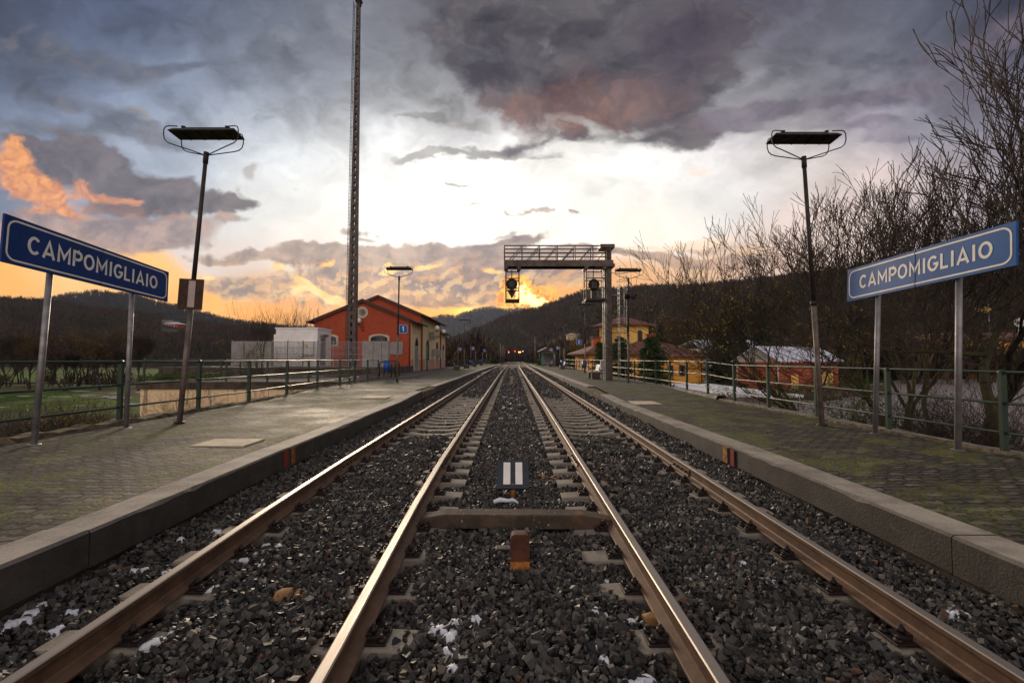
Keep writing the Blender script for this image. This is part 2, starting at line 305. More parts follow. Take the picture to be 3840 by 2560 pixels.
MT['cabler'] = simple('red_cable', (0.22,0.03,0.02), (0.2,0.03,0.02), 5, 0.5, 0, 0)
MT['cableg'] = simple('grey_cable', (0.45,0.43,0.40), (0.4,0.38,0.36), 5, 0.5, 0, 0)
MT['bark'] = simple('dark_bark', (0.040,0.030,0.022), (0.018,0.013,0.010), 9, 0.9, 0, 0.7)
MT['mossbark'] = simple('mossy_bark', (0.042,0.032,0.022), (0.075,0.075,0.020), 3.0, 0.9, 0, 0.7)
MT['twig'] = simple('reddish_twigs', (0.066,0.045,0.032), (0.040,0.028,0.020), 2, 0.85, 0, 0.0)
MT['conifer_bark'] = MT['bark']
MT['brownrock'] = simple('ochre_stone', (0.40,0.22,0.08), (0.25,0.13,0.05), 9, 0.85, 0, 0.5)
def emit(name, c, s):
    m = new_mat(name); return finish(m, c, 0.4, emis=c, estr=s)
MT['redlight'] = emit('red_signal_light', (1.0,0.04,0.02), 3.0); MT['amber'] = emit('amber_signal_light', (1.0,0.45,0.08), 3.5); MT['whitelight'] = emit('white_signal_light', (1.0,0.8,0.85), 1.2)
# two coordinates lying in whichever wall the face belongs to
def wall_uv(tex='obj'):
    P = pick(tex); g = N.node('ShaderNodeNewGeometry', (), 1)
    sp = N.nt.nodes.new('ShaderNodeSeparateXYZ'); N.nt.links.new(P.k, sp.inputs[0])
    sn = N.nt.nodes.new('ShaderNodeSeparateXYZ'); N.nt.links.new(g.k, sn.inputs[0])
    f = N.m('GREATER_THAN', N.m('ABSOLUTE', N(sn.outputs[0])), 0.7)
    h = N(sp.outputs[0])*(1.0-f)+N(sp.outputs[1])*f
    return N.node('ShaderNodeCombineXYZ', (h, N(sp.outputs[2]), 0.0)), P
def brick_mat(name, c1, c2, mortar, w=0.25, h=0.07, ms=0.010, rowcol=True):
    m = new_mat(name); uv, P = wall_uv()
    b = N.nt.nodes.new('ShaderNodeTexBrick'); N.nt.links.new(uv.k, b.inputs['Vector'])
    b.inputs['Color1'].default_value = (*c1, 1); b.inputs['Color2'].default_value = (*c2, 1); b.inputs['Mortar'].default_value = (*mortar, 1)
    b.inputs['Scale'].default_value = 1.0; b.inputs['Mortar Size'].default_value = ms; b.inputs['Brick Width'].default_value = w; b.inputs['Row Height'].default_value = h; b.inputs['Bias'].default_value = 0.1
    n = noise(P, 1.3, 6, 0.6); col = mixc(sstep(n, 0.45, 0.75)*0.45, N(b.outputs[0]), tuple(x*0.5 for x in c1))
    return finish(m, col, 0.85, bump=N.m('SUBTRACT', 1.0, N(b.outputs[1])), bstr=0.6, bdist=0.008)
MT['brick'] = brick_mat('orange_red_brick', (0.55,0.078,0.020), (0.42,0.052,0.013), (0.30,0.10,0.055))
MT['pinkbrick'] = brick_mat('pink_brick', (0.52,0.22,0.13), (0.44,0.17,0.10), (0.50,0.33,0.24))
MT['redblock'] = brick_mat('red_hollow_brick', (0.42,0.055,0.018), (0.34,0.045,0.015), (0.20,0.06,0.035), 0.30, 0.20, 0.014)
MT['redblock'] = brick_mat('red_hollow_brick', (0.62,0.095,0.028), (0.50,0.072,0.022), (0.24,0.085,0.055), 0.30, 0.20, 0.016)
def roof_mat(name, c1, c2, snow=0.0, axis=0, pitch=0.22):
    m = new_mat(name); P = pick('obj'); sp = N.nt.nodes.new('ShaderNodeSeparateXYZ'); N.nt.links.new(P.k, sp.inputs[0])
    a = N(sp.outputs[axis]); b = N(sp.outputs[1-axis])
    wave = N.m('SINE', a*(2*PI/pitch)); row = N.m('FRACT', b*(1/0.36))
    n = noise(P, 2.2, 7, 0.6); n2 = noise(P, 9, 4, 0.6)
    col = mixc(sstep(n2, 0.35, 0.65), c1, c2)
    if snow:
        sn = sstep(n+row*0.35-0.1*wave, 0.62-snow*0.3, 0.70-snow*0.3); col = mixc(sn, col, (0.66,0.70,0.82))
    return finish(m, col, 0.8, bump=wave*0.5+row*0.4, bstr=0.8, bdist=0.06)
MT['rooftile'] = roof_mat('terracotta_roof_tiles', (0.23,0.085,0.055), (0.13,0.055,0.045), 0, 0)
MT['rooftile_side'] = roof_mat('terracotta_roof_tiles_side', (0.23,0.085,0.055), (0.13,0.055,0.045), 0, 1)
MT['snowroof'] = roof_mat('snowy_roof_tiles', (0.22,0.13,0.10), (0.14,0.09,0.08), 0.36, 1, 0.9)
MT['snowroof_x'] = roof_mat('snowy_roof_sheets', (0.30,0.22,0.12), (0.2,0.14,0.1), 0.7, 0, 0.5)
# paving: wavy interlocking blocks
m = new_mat('interlocking_paving'); P = pick('pos')
sp = N.nt.nodes.new('ShaderNodeSeparateXYZ'); N.nt.links.new(P.k, sp.inputs[0]); px_, py_ = N(sp.outputs[0]), N(sp.outputs[1])
wob = noise(P, 0.7, 3, 0.5, out=1); wobv = N.v('MULTIPLY', N.v('SUBTRACT', wob, (0.5,0.5,0.5)), (0.10,0.10,0.0))
tri = N.m('PINGPONG', px_*10.0, 1.0); tri = sstep(tri, 0.2, 0.8)
tri2 = N.m('PINGPONG', py_*12.0, 1.0)
uv = N.node('ShaderNodeCombineXYZ', (px_+sstep(tri2,0.3,0.7)*0.012, py_+tri*0.026, 0.0)); uv = N.v('ADD', uv, wobv)
bk = N.nt.nodes.new('ShaderNodeTexBrick'); N.nt.links.new(uv.k, bk.inputs['Vector'])
for k_, v_ in (('Color1', (0.0,0.0,0.0,1)), ('Color2', (1,1,1,1)), ('Mortar', (0.5,0.5,0.5,1)), ('Scale', 1.0), ('Mortar Size', 0.020), ('Mortar Smooth', 0.25), ('Brick Width', 0.21), ('Row Height', 0.114)): bk.inputs[k_].default_value = v_
tone = N(bk.outputs[0]); mort = N(bk.outputs[1])
n1 = noise(P, 0.45, 5, 0.6); n2 = noise(P, 30, 6, 0.65); n3 = noise(P, 1.6, 6, 0.6); n4 = noise(P, 130, 3, 0.6)
col = mixc(sstep(n2, 0.3, 0.7), (0.036,0.031,0.026), (0.100,0.086,0.071))
col = mixc(sstep(tone, 0.55, 1.0)*0.42, col, (0.27,0.235,0.195))
col = mixc(sstep(n3, 0.52, 0.72)*0.55, col, (0.15,0.095,0.045))
moss = sstep(n1*0.5+n3*0.5+mort*0.12, 0.575, 0.68)
col = mixc(mort, col, (0.012,0.010,0.007))
col = mixc(moss*sstep(n2+mort*0.15, 0.56, 0.66), col, mixc(n4, (0.070,0.11,0.004), (0.20,0.25,0.010)))
wet = sstep(n1, 0.35, 0.65)
MT['paving'] = finish(m, col, vmap(wet, 0.0, 1.0, 0.58, 0.80), bump=(1.0-mort)*1.0+n2*0.35+n4*0.12, bstr=1.0, bdist=0.04, spec=0.3)
# kerb concrete with pale aggregate
def kerb_mat(name, a, b, c):
    m = new_mat(name); P = pick('pos')
    n = noise(P, 2.2, 7, 0.62); vf = N.node('ShaderNodeTexVoronoi', {'Vector': P, 'Scale': 38.0}, out=0); n2 = noise(P, 46, 4, 0.6)
    gr = N.node('ShaderNodeNewGeometry', (), 1); sn = N.nt.nodes.new('ShaderNodeSeparateXYZ'); N.nt.links.new(gr.k, sn.inputs[0])
    sp = N.nt.nodes.new('ShaderNodeSeparateXYZ'); N.nt.links.new(P.k, sp.inputs[0])
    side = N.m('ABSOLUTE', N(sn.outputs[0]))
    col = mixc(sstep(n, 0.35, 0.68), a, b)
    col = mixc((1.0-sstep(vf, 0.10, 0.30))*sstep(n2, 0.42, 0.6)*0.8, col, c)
    shade_stain = noise(N.v('MULTIPLY', P, (1.0, 1.6, 1.3)), 1.6, 8, 0.68)
    col = mixc(side*vmap(shade_stain, 0.3, 0.6, 0.84, 0.98), col, (0.024,0.020,0.017))  # side faces darkened in the colour as shade, broken up by stains
    col = mixc(side*(1.0-side*0.0)*sstep(noise(P, 3.3, 8, 0.7), 0.62, 0.74)*0.6, col, (0.16,0.10,0.05))
    return finish(m, col, 0.75, bump=n2+n*0.6, bstr=0.6, bdist=0.012)
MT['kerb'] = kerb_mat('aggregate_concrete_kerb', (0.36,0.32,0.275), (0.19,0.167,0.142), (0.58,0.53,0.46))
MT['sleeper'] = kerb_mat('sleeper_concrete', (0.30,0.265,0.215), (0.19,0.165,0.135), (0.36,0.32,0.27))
MT['rough'] = simple('crumbling_mossy_masonry', (0.17,0.125,0.075), (0.055,0.048,0.026), 7, 0.95, 0, 1.0, 22, 'pos', bd=0.04)
m = new_mat('lichen_spotted_concrete'); P = pick('obj'); n = noise(P, 5, 7, 0.65); vv = N.node('ShaderNodeTexVoronoi', {'Vector': P, 'Scale': 17.0}, out=0); vsz = noise(P, 9, 2, 0.5)
sp = N.nt.nodes.new('ShaderNodeSeparateXYZ'); N.nt.links.new(P.k, sp.inputs[0])
col = mixc(sstep(n, 0.35, 0.65), (0.085,0.055,0.035), (0.03,0.022,0.016)); col = mixc(sstep(n+N(sp.outputs[0])*0.35, 0.72, 0.98), col, (0.20,0.085,0.02))
col = mixc((1.0-sstep(vv, 0.13, 0.20))*sstep(vsz, 0.52, 0.56), col, (0.38,0.28,0.16))
MT['lichen'] = finish(m, col, 0.85, bump=noise(P, 40, 6, 0.65), bstr=0.7, bdist=0.01)
# rails
m = new_mat('rusty_rail_side'); P = pick('pos'); n = noise(P, 5, 7, 0.65); n2 = noise(N.v('MULTIPLY', P, (1,1,1)), 45, 4, 0.6)
col = mixc(sstep(n, 0.3, 0.7), (0.165,0.095,0.057), (0.085,0.047,0.030)); col = mixc(sstep(n2, 0.5, 0.75)*0.5, col, (0.21,0.14,0.09))
MT['railside'] = finish(m, col, 0.62, 0.25, bump=n2, bstr=0.3, bdist=0.004)
m = new_mat('rail_head_steel'); P = pick('pos'); n = noise(N.v('MULTIPLY', P, (30,0.6,1)), 2, 5, 0.6)
MT['railhead'] = finish(m, mixc(n, (0.40,0.36,0.325), (0.28,0.245,0.22)), vmap(n, 0.3, 0.7, 0.42, 0.56), 0.8)
# ballast
def stone_mat(name, k=1.0):
    m = new_mat(name); P = pick('pos'); r = N.node('ShaderNodeNewGeometry', (), 8)
    r2 = N.m('FRACT', r*17.31); r3 = N.m('FRACT', r*61.7); n = noise(P, 60, 4, 0.6)
    col = mixc(N.m('POWER', r, 1.6), (0.010*k,0.010*k,0.011*k), (0.100*k,0.094*k,0.085*k)); col = mixc(sstep(r2, 0.86, 1.0)*0.7, col, (0.19*k,0.165*k,0.135*k)); col = mixc(sstep(r3, 0.965, 1.0)*0.8, col, (0.15*k,0.07*k,0.035*k))
    sp = N.nt.nodes.new('ShaderNodeSeparateXYZ'); N.nt.links.new(P.k, sp.inputs[0]); q = N.m('ABSOLUTE', N.m('ABSOLUTE', N.m('ABSOLUTE', N(sp.outputs[0]))-1.82)-0.7525)
    col = mixc((1.0-sstep(q, 0.02, 0.26))*0.42, col, (0.085, 0.045, 0.026))      # rust and brake dust beside the rails
    col = mixc(sstep(n, 0.55, 0.8)*0.35, col, (0.13*k,0.12*k,0.10*k))
    return finish(m, col, vmap(r3, 0.0, 1.0, 0.48, 0.75), bump=n, bstr=0.35, bdist=0.004, spec=0.4)
MT['stonem'] = stone_mat('ballast_stone')
m = new_mat('ballast_bed'); P = pick('pos'); v1 = N.node('ShaderNodeTexVoronoi', {'Vector': P, 'Scale': 14.0}, out=0); v1c = N.node('ShaderNodeTexVoronoi', {'Vector': P, 'Scale': 14.0}, out=1); n = noise(P, 1.0, 5, 0.6)
sp = N.nt.nodes.new('ShaderNodeSeparateColor'); N.nt.links.new(v1c.k, sp.inputs[0])
col = mixc(N(sp.outputs[0]), (0.035,0.030,0.028), (0.10,0.085,0.07)); col = mixc(sstep(v1, 0.3, 0.7), col, (0.012,0.010,0.009)); col = mixc(sstep(n, 0.5, 0.8)*0.4, col, (0.10,0.06,0.03))
MT['bed'] = finish(m, col, 0.75, bump=1.0-v1, bstr=1.0, bdist=0.05)
# ground, fields, hills
m = new_mat('winter_ground'); P = pick('pos'); PX = N.v('MULTIPLY', P, (0.45, 1.0, 1.0)); n = noise(PX, 0.11, 8, 0.68); n2 = noise(PX, 0.9, 7, 0.7); n3 = noise(P, 5, 5, 0.65)
col = mixc(sstep(n2, 0.35, 0.65), (0.022,0.055,0.008), (0.085,0.16,0.015)); col = mixc(sstep(n*0.7+n2*0.3, 0.46, 0.54), col, mixc(sstep(n3, 0.4, 0.6), (0.028,0.020,0.012), (0.085,0.062,0.035)))
MT['ground'] = finish(m, col, 0.95, spec=0.08, bump=n2+n3*0.4, bstr=0.8, bdist=0.15)
m = new_mat('field_grass'); P = pick('pos'); n = noise(P, 0.05, 7, 0.6); n2 = noise(P, 0.9, 7, 0.65); n3 = noise(P, 9, 5, 0.65)
col = mixc(sstep(n3, 0.3, 0.7), (0.035,0.10,0.008), (0.09,0.19,0.014)); col = mixc(sstep(n*0.4+n2*0.6, 0.47, 0.53), col, mixc(n3, (0.045,0.038,0.014), (0.085,0.070,0.03)))
MT['field'] = finish(m, col, 0.95, spec=0.05, bump=n2+n3*0.4, bstr=0.6, bdist=0.1)
def hill_mat(name, a, b, c, grass=None, sc_=0.02):
    m = new_mat(name); P = pick('pos'); n = noise(P, sc_, 8, 0.62); n2 = noise(P, sc_*9, 6, 0.7); v = N.node('ShaderNodeTexVoronoi', {'Vector': P, 'Scale': 0.16}, out=0)
    col = mixc(sstep(n2, 0.35, 0.65), a, b); col = mixc(sstep(n, 0.5, 0.62), col, c)
    if grass: col = mixc(sstep(noise(P, 0.006, 3, 0.5), 0.60, 0.64), col, grass)
    return finish(m, col, 0.95, spec=0.08, bump=(1.0-v)+n2, bstr=1.0, bdist=4.0)
MT['hill'] = hill_mat('bare_wooded_slope', (0.030,0.021,0.014), (0.075,0.050,0.030), (0.030,0.034,0.014))
MT['hillfar'] = hill_mat('far_wooded_slope', (0.034,0.032,0.030), (0.055,0.048,0.042), (0.028,0.030,0.026))
def leaf_mat(name, a, b, c=None):
    m = new_mat(name); r = N.node('ShaderNodeNewGeometry', (), 8); col = mixc(r, a, b)
    if c: col = mixc(sstep(N.m('FRACT', r*23.7), 0.78, 0.9), col, c)
    return finish(m, col, 0.7, spec=0.15)
def wood_mat(name, a, b, c):                      # stands of different trees: tone drifts across the slope
    m = new_mat(name); r = N.node('ShaderNodeNewGeometry', (), 8); P = pick('pos'); n = noise(P, 0.018, 5, 0.6); n2 = noise(P, 0.05, 4, 0.6)
    col = mixc(r, a, b); col = mixc(sstep(n, 0.50, 0.58)*0.75, col, c); col = mixc(sstep(n2, 0.55, 0.66)*0.6, col, tuple(x*0.45 for x in a)); col = mixc(sstep(n2, 0.44, 0.34)*0.5, col, (0.12, 0.075, 0.042))
    return finish(m, col, 0.8, spec=0.1)
MT['yleaf'] = leaf_mat('yellow_green_leaves', (0.14,0.17,0.010), (0.34,0.27,0.015), (0.42,0.20,0.02))
MT['gleaf'] = leaf_mat('green_leaves', (0.030,0.075,0.012), (0.075,0.14,0.018), (0.16,0.16,0.02))
MT['hedge'] = leaf_mat('dark_hedge_leaves', (0.010,0.032,0.010), (0.028,0.065,0.016))
MT['needle'] = leaf_mat('conifer_needles', (0.016,0.042,0.018), (0.050,0.095,0.030), (0.085,0.10,0.025))
MT['fir'] = leaf_mat('dark_fir_needles', (0.010,0.026,0.014), (0.026,0.052,0.020))
MT['crown'] = wood_mat('bare_crowns', (0.026,0.018,0.014), (0.105,0.068,0.046), (0.045,0.045,0.018))
MT['crownfar'] = leaf_mat('far_bare_crowns', (0.028,0.024,0.022), (0.052,0.044,0.038))
MT['oak'] = leaf_mat('brown_oak_leaves', (0.07,0.040,0.014), (0.15,0.085,0.022), (0.10,0.085,0.02))
m = new_mat('pale_wet_asphalt'); P = pick('pos'); n = noise(P, 0.5, 6, 0.6); n2 = noise(P, 60, 4, 0.6)
MT['road'] = finish(m, mixc(sstep(n, 0.35, 0.65), (0.26,0.215,0.21), (0.20,0.17,0.165)), 0.55, bump=n2, bstr=0.3, bdist=0.01)
MT['asphalt'] = simple('dark_asphalt', (0.060,0.052,0.055), (0.045,0.04,0.042), 3, 0.8, 0, 0.4, 80, 'pos')
m = new_mat('beige_retaining_wall'); P = pick('obj'); uvn = N.v('MULTIPLY', P, (2.2,2.2,0.6)); n = noise(uvn, 1.3, 8, 0.65); n2 = noise(P, 14, 5, 0.6)
sp = N.nt.nodes.new('ShaderNodeSeparateXYZ'); N.nt.links.new(P.k, sp.inputs[0]); seam = N.m('LESS_THAN', N.m('FRACT', N(sp.outputs[0])*0.5), 0.012)
col = mixc(sstep(n, 0.5, 0.62), (0.84,0.60,0.36), (0.34,0.24,0.15)); col = mixc(sstep(n2, 0.4, 0.8)*0.3, col, (0.75,0.58,0.38)); col = mixc(seam*0.8, col, (0.12,0.07,0.04))
MT['beige'] = finish(m, col, 0.85, bump=n2, bstr=0.3, bdist=0.01)
m = new_mat('meadow_water'); MT['water'] = finish(m, (0.10,0.11,0.12), 0.12, spec=0.8)
# ---------------------------------------------------------------- mesh helpers
class MB:
    def __init__(s): s.v = []; s.f = []; s.mi = []; s.sm = []
    def add(s, vs, fs, mi=0, sm=False):
        o = len(s.v); s.v += [tuple(v) for v in vs]; s.f += [tuple(i+o for i in f) for f in fs]; s.mi += [mi]*len(fs); s.sm += [sm]*len(fs); return s
    def box(s, x0, x1, y0, y1, z0, z1, mi=0, M=None, b=0.0):
        vs = [(x, y, z) for z in (z0, z1) for y in (y0, y1) for x in (x0, x1)]
        if b > 0:                                # chamfered top edges
            vs = [(x0,y0,z0),(x1,y0,z0),(x0,y1,z0),(x1,y1,z0),(x0,y0,z1-b),(x1,y0,z1-b),(x0,y1,z1-b),(x1,y1,z1-b),(x0+b,y0+b,z1),(x1-b,y0+b,z1),(x0+b,y1-b,z1),(x1-b,y1-b,z1)]
            if M: vs = [M @ Vector(v) for v in vs]
            return s.add(vs, [(0,2,3,1),(0,1,5,4),(1,3,7,5),(3,2,6,7),(2,0,4,6),(4,5,9,8),(5,7,11,9),(7,6,10,11),(6,4,8,10),(8,9,11,10)], mi)
        if M: vs = [M @ Vector(v) for v in vs]
        return s.add(vs, [(0,2,3,1),(4,5,7,6),(0,1,5,4),(1,3,7,5),(3,2,6,7),(2,0,4,6)], mi)
    def tube(s, pts, r, n=8, mi=0, sm=True, cap=True):
        pts = [Vector(p) for p in pts]; k = len(pts); rs = r if isinstance(r, (list, tuple)) else [r]*k; vs = []; up = None
        for i, p in enumerate(pts):
            d = (pts[min(i+1, k-1)]-pts[max(i-1, 0)]).normalized()
            if up is None: up = Vector((0,0,1)) if abs(d.z) < 0.9 else Vector((0,1,0))
            a = d.cross(up).normalized(); b_ = a.cross(d).normalized(); up = b_
            for j in range(n):
                t = 2*PI*j/n; vs.append(p+a*math.cos(t)*rs[i]+b_*math.sin(t)*rs[i])
        fs = [(i*n+j, i*n+(j+1) % n, (i+1)*n+(j+1) % n, (i+1)*n+j) for i in range(k-1) for j in range(n)]
        if cap: fs += [tuple(range(n-1, -1, -1)), tuple((k-1)*n+j for j in range(n))]
        return s.add(vs, fs, mi, sm)
    def bar(s, p0, p1, w, h, mi=0, up=(0,0,1)):   # rectangular bar between two points
        p0 = Vector(p0); p1 = Vector(p1); d = (p1-p0).normalized(); u = Vector(up)
        if abs(d.dot(u)) > 0.98: u = Vector((0,1,0))
        a = d.cross(u).normalized(); b_ = a.cross(d).normalized()
        vs = [p+a*(x*w/2)+b_*(z*h/2) for p in (p0, p1) for x, z in ((-1,-1),(1,-1),(1,1),(-1,1))]
        return s.add(vs, [(3,2,1,0),(4,5,6,7),(0,1,5,4),(1,2,6,5),(2,3,7,6),(3,0,4,7)], mi)
    def sphere(s, c, r, n=14, m=9, mi=0, sz=1.0):
        vs = [(c[0]+r*math.sin(PI*i/m)*math.cos(2*PI*j/n), c[1]+r*math.sin(PI*i/m)*math.sin(2*PI*j/n), c[2]+r*sz*math.cos(PI*i/m)) for i in range(m+1) for j in range(n)]
        return s.add(vs, [(i*n+j, (i+1)*n+j, (i+1)*n+(j+1) % n, i*n+(j+1) % n) for i in range(m) for j in range(n)], mi, True)
    def quad(s, a, b, c, d, mi=0): return s.add([a, b, c, d], [(0,1,2,3)], mi)
    def prism(s, pts, d, mi=0):                   # polygon (list of 3-D points) pushed along d
        n = len(pts); d = Vector(d); vs = [Vector(p) for p in pts]; vs += [p+d for p in vs]
        return s.add(vs, [tuple(range(n-1, -1, -1)), tuple(range(n, 2*n))]+[(i, (i+1) % n, n+(i+1) % n, n+i) for i in range(n)], mi)
    def build(s, name, mats, parent=None, loc=None):
        me = bpy.data.meshes.new(name); me.from_pydata([tuple(v) for v in s.v], [], s.f)
        for q in (mats if isinstance(mats, (list, tuple)) else [mats]): me.materials.append(MT[q] if isinstance(q, str) else q)
        me.polygons.foreach_set('material_index', s.mi); me.polygons.foreach_set('use_smooth', s.sm)
        bm = None
        me.update(); o = bpy.data.objects.new(name, me); COL.objects.link(o)
        if parent is not None: o.parent = parent
        if loc is not None: o.location = loc
        return o
def np_mesh(name, V, F, mat, parent=None, smooth=False, loc=None):   # V (n,3), F (m,3|4)
    me = bpy.data.meshes.new(name); V = np.ascontiguousarray(V, np.float32); F = np.ascontiguousarray(F, np.int32); k = F.shape[1]
    me.vertices.add(len(V)); me.vertices.foreach_set('co', V.ravel()); me.loops.add(F.size); me.loops.foreach_set('vertex_index', F.ravel())
    me.polygons.add(len(F)); me.polygons.foreach_set('loop_start', np.arange(0, F.size, k, dtype=np.int32))
    try: me.polygons.foreach_set('loop_total', np.full(len(F), k, np.int32))
    except Exception: pass
    me.polygons.foreach_set('use_smooth', np.full(len(F), smooth, bool))
    for q in (mat if isinstance(mat, (list, tuple)) else [mat]): me.materials.append(MT[q] if isinstance(q, str) else q)
    me.update(calc_edges=True); me.validate()
    o = bpy.data.objects.new(name, me); COL.objects.link(o)
    if parent is not None: o.parent = parent
    if loc is not None: o.location = loc
    return o
def tag(o, label=None, cat=None, group=None, kind=None):
    if label: o['label'] = label
    if cat: o['category'] = cat
    if group: o['group'] = group
    if kind: o['kind'] = kind
    return o
def empty(name, loc, label, cat, group=None, rz=0.0):
    o = bpy.data.objects.new(name, None); COL.objects.link(o); o.location = loc; o.rotation_euler.z = rz; o.empty_display_size = 0.2
    return tag(o, label, cat, group)
def dup(o, parent=None):
    c = o.copy(); COL.objects.link(c)
    if parent is not None: c.parent = parent
    for ch in list(o.children): dup(ch, c)
    return c
def onX(px, py, X):
    r = ray(px, py); return Vector((0,0,CZ))+r*(X/r.x)
def onZ(px, py, z):
    r = ray(px, py); return Vector((0,0,CZ))+r*((z-CZ)/r.z)

# ---------------------------------------------------------------- line, platforms, ground
RND = np.random.RandomState(5); random.seed(5)
def zr(Y): return np.interp(Y, [-5, 40, 60, 85, 115, 160, 400], [-0.0375, 0.30, 0.385, 0.445, 0.475, 0.49, 0.50])
def xo(Y): Y = np.asarray(Y, float); return np.where(Y < 40, 0, np.where(Y < 115, 0.000133*(Y-40)**2, 0.75+0.016*(Y-115)))
def cl(Y): return np.interp(Y, [-3, 2.3, 4.85, 7, 15, 400], [-1.62, -1.70, -1.79, -1.83, -1.85, -1.85])+xo(Y)
def cr(Y): return np.interp(Y, [-3, 2.3, 7, 15, 400], [1.76, 1.78, 1.80, 1.84, 1.85])+xo(Y)
G2 = 1.505/2
def pzl(Y): return np.interp(Y, [-4, 3.7, 14.4, 17.9, 30, 60, 120], [.17, .205, .245, .355, .36, .42, .50])
def pzr(Y): return np.interp(Y, [-4, 3.6, 7.3, 11, 15, 18.4, 21.3, 26, 45, 120], [.18, .195, .21, .18, .165, .24, .335, .335, .44, .50])
def exl(Y): return np.interp(Y, [-4, 3.7, 7, 14, 20, 130], [-3.38, -3.40, -3.47, -3.50, -3.50, -3.50])+xo(Y)
def exr(Y): return np.interp(Y, [-4, 3.7, 14, 20, 130], [3.44, 3.45, 3.47, 3.50, 3.50])+xo(Y)
XL, XR = -7.75, 7.02                              # foot of the kerb walls that carry the railings
def czl(Y): return np.interp(Y, [-4, 14, 20, 27], [.35, .35, .42, .46])
def czr(Y): return .25 if Y < 15.7 else .345
YS = np.concatenate([np.arange(-3, 20, 0.5), np.arange(20, 60, 1.5), np.arange(60, 120.1, 4)])
# terrain
def ground_z(x, y):
    z = np.full(np.shape(x), -3.0)
    emb = np.asarray(zr(y))-0.45
    lo = np.interp(x, [-1e4, -15.5, -8.6, 8.1, 10.5, 1e4], [0, 0, 1, 1, 0, 0])
    w = np.interp(y, [110, 170], [1.0, 1.0])
    z = np.where(x < 0, -3.1, -2.7); z = z*(1-lo)+emb*lo
    d = np.clip((y-130)/300, 0, 1); z = z*(1-d)+d*np.where(np.abs(x-xo(y)) < 9, emb, -1.5)
    far = np.clip((np.hypot(x, y)-700)/2500, 0, 1); z = z+far*12
    z += 0.10*np.sin(x*0.33+1.3*np.sin(y*0.21))*(1-lo)+0.06*np.sin(y*0.9+x*0.7)*(1-lo)
    return z
gx = np.concatenate([-np.geomspace(3000, 60, 30), np.arange(-58, -16, 2.0), np.arange(-16, 16.1, 0.6), np.arange(18, 60, 2.0), np.geomspace(60, 3000, 30)])
gy = np.concatenate([[-400, -100, -40, -15], np.arange(-6, 60, 1.5), np.arange(60, 200, 5), np.geomspace(205, 5000, 34)])
GX, GY = np.meshgrid(gx, gy); GZ = ground_z(GX, GY); nx, ny = len(gx), len(gy)
idx = np.arange(nx*ny).reshape(ny, nx); F = np.stack([idx[:-1,:-1], idx[:-1,1:], idx[1:,1:], idx[1:,:-1]], -1).reshape(-1, 4)
tag(np_mesh('ground', np.stack([GX, GY, GZ], -1).reshape(-1, 3), F, 'ground', smooth=True), kind='structure')
def strip(name, fl, fr, zl, z2, mat, ys=YS, kind='structure', n=1, jit=0.0):
    vs = []; 
    for y in ys:
        a, b = fl(y), fr(y)
        for k in range(n+1): t = k/n; vs.append((a*(1-t)+b*t, y, zl(y)*(1-t)+z2(y)*t+(RND.rand()-.5)*jit))
    m = len(ys); i = np.arange(m*(n+1)).reshape(m, n+1); F = np.stack([i[:-1,:-1], i[:-1,1:], i[1:,1:], i[1:,:-1]], -1).reshape(-1, 4)
    return tag(np_mesh(name, np.array(vs, float), F, mat, smooth=True), kind=kind)
YL = np.concatenate([np.arange(-3, 40, 0.6), np.arange(40, 130, 3), np.arange(130, 420, 12)])
strip('ballast_bed', lambda y: float(exl(min(y, 120)))-.02, lambda y: float(exr(min(y, 120)))+.02, lambda y: float(zr(y))-float(np.interp(y, [60, 78], [.33, .215])), lambda y: float(zr(y))-float(np.interp(y, [60, 78], [.33, .215])), 'bed', YL, n=14, jit=0.02)
# paved platform tops
KW = 0.36
strip('platform_paving', lambda y: XL-.05, lambda y: float(exl(y))-KW, lambda y: float(pzl(y))+.055, lambda y: float(pzl(y))-.006, 'paving', n=4)
strip('platform_paving', lambda y: float(exr(y))+KW, lambda y: XR+.05, lambda y: float(pzr(y))-.006, lambda y: float(pzr(y))+.03, 'paving', n=4)
def kerb_blocks(name, ex, pz, sgn, y0, joints, label, brk=None):
    b = MB(); chip = {}
    for j0, j1 in zip(joints[:-1], joints[1:]):
        broken = brk and brk[0] <= j0 < brk[1]
        n = 22; jt = random.uniform(-.012, .012); jz = random.uniform(-.008, .008)
        ya, yb = j0+.006, j1-.006
        for k in range(n):
            a, c = ya+(yb-ya)*k/n, ya+(yb-ya)*(k+1)/n
            P = []
            for y in (a, c):
                q_ = chip.setdefault(round(y, 4), random.uniform(0, .006)+(random.uniform(.01, .028) if random.random() < .10 else 0)+(random.uniform(0, .05) if broken else 0)); x = float(ex(y))+jt; z = float(pz(y))+jz; w = KW*sgn
                zt = z-(0.05 if broken else 0)
                P.append([(x, y, z-.30), (x, y, zt-.020-q_), (x+(.018+q_)*sgn, y, zt-q_*.15), (x+w, y, zt), (x+w, y, z-.30)])
            fs = [(i, (i+1) % 5, 5+(i+1) % 5, 5+i) for i in range(5)]
            if sgn < 0: fs = [f[::-1] for f in fs]
            if k == 0: b.add(P[0], [(0,1,2,3,4) if sgn > 0 else (4,3,2,1,0)], 2)
            if k == n-1: b.add(P[1], [(4,3,2,1,0) if sgn > 0 else (0,1,2,3,4)], 2)
            b.add(P[0]+P[1], fs, 1 if broken else 0)
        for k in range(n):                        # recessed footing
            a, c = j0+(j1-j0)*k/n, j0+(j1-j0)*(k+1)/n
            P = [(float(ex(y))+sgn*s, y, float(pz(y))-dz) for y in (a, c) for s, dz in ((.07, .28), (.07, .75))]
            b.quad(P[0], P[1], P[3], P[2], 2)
    o = b.build(name, ['kerb', 'rough', 'darkconc']); return tag(o, kind='structure')
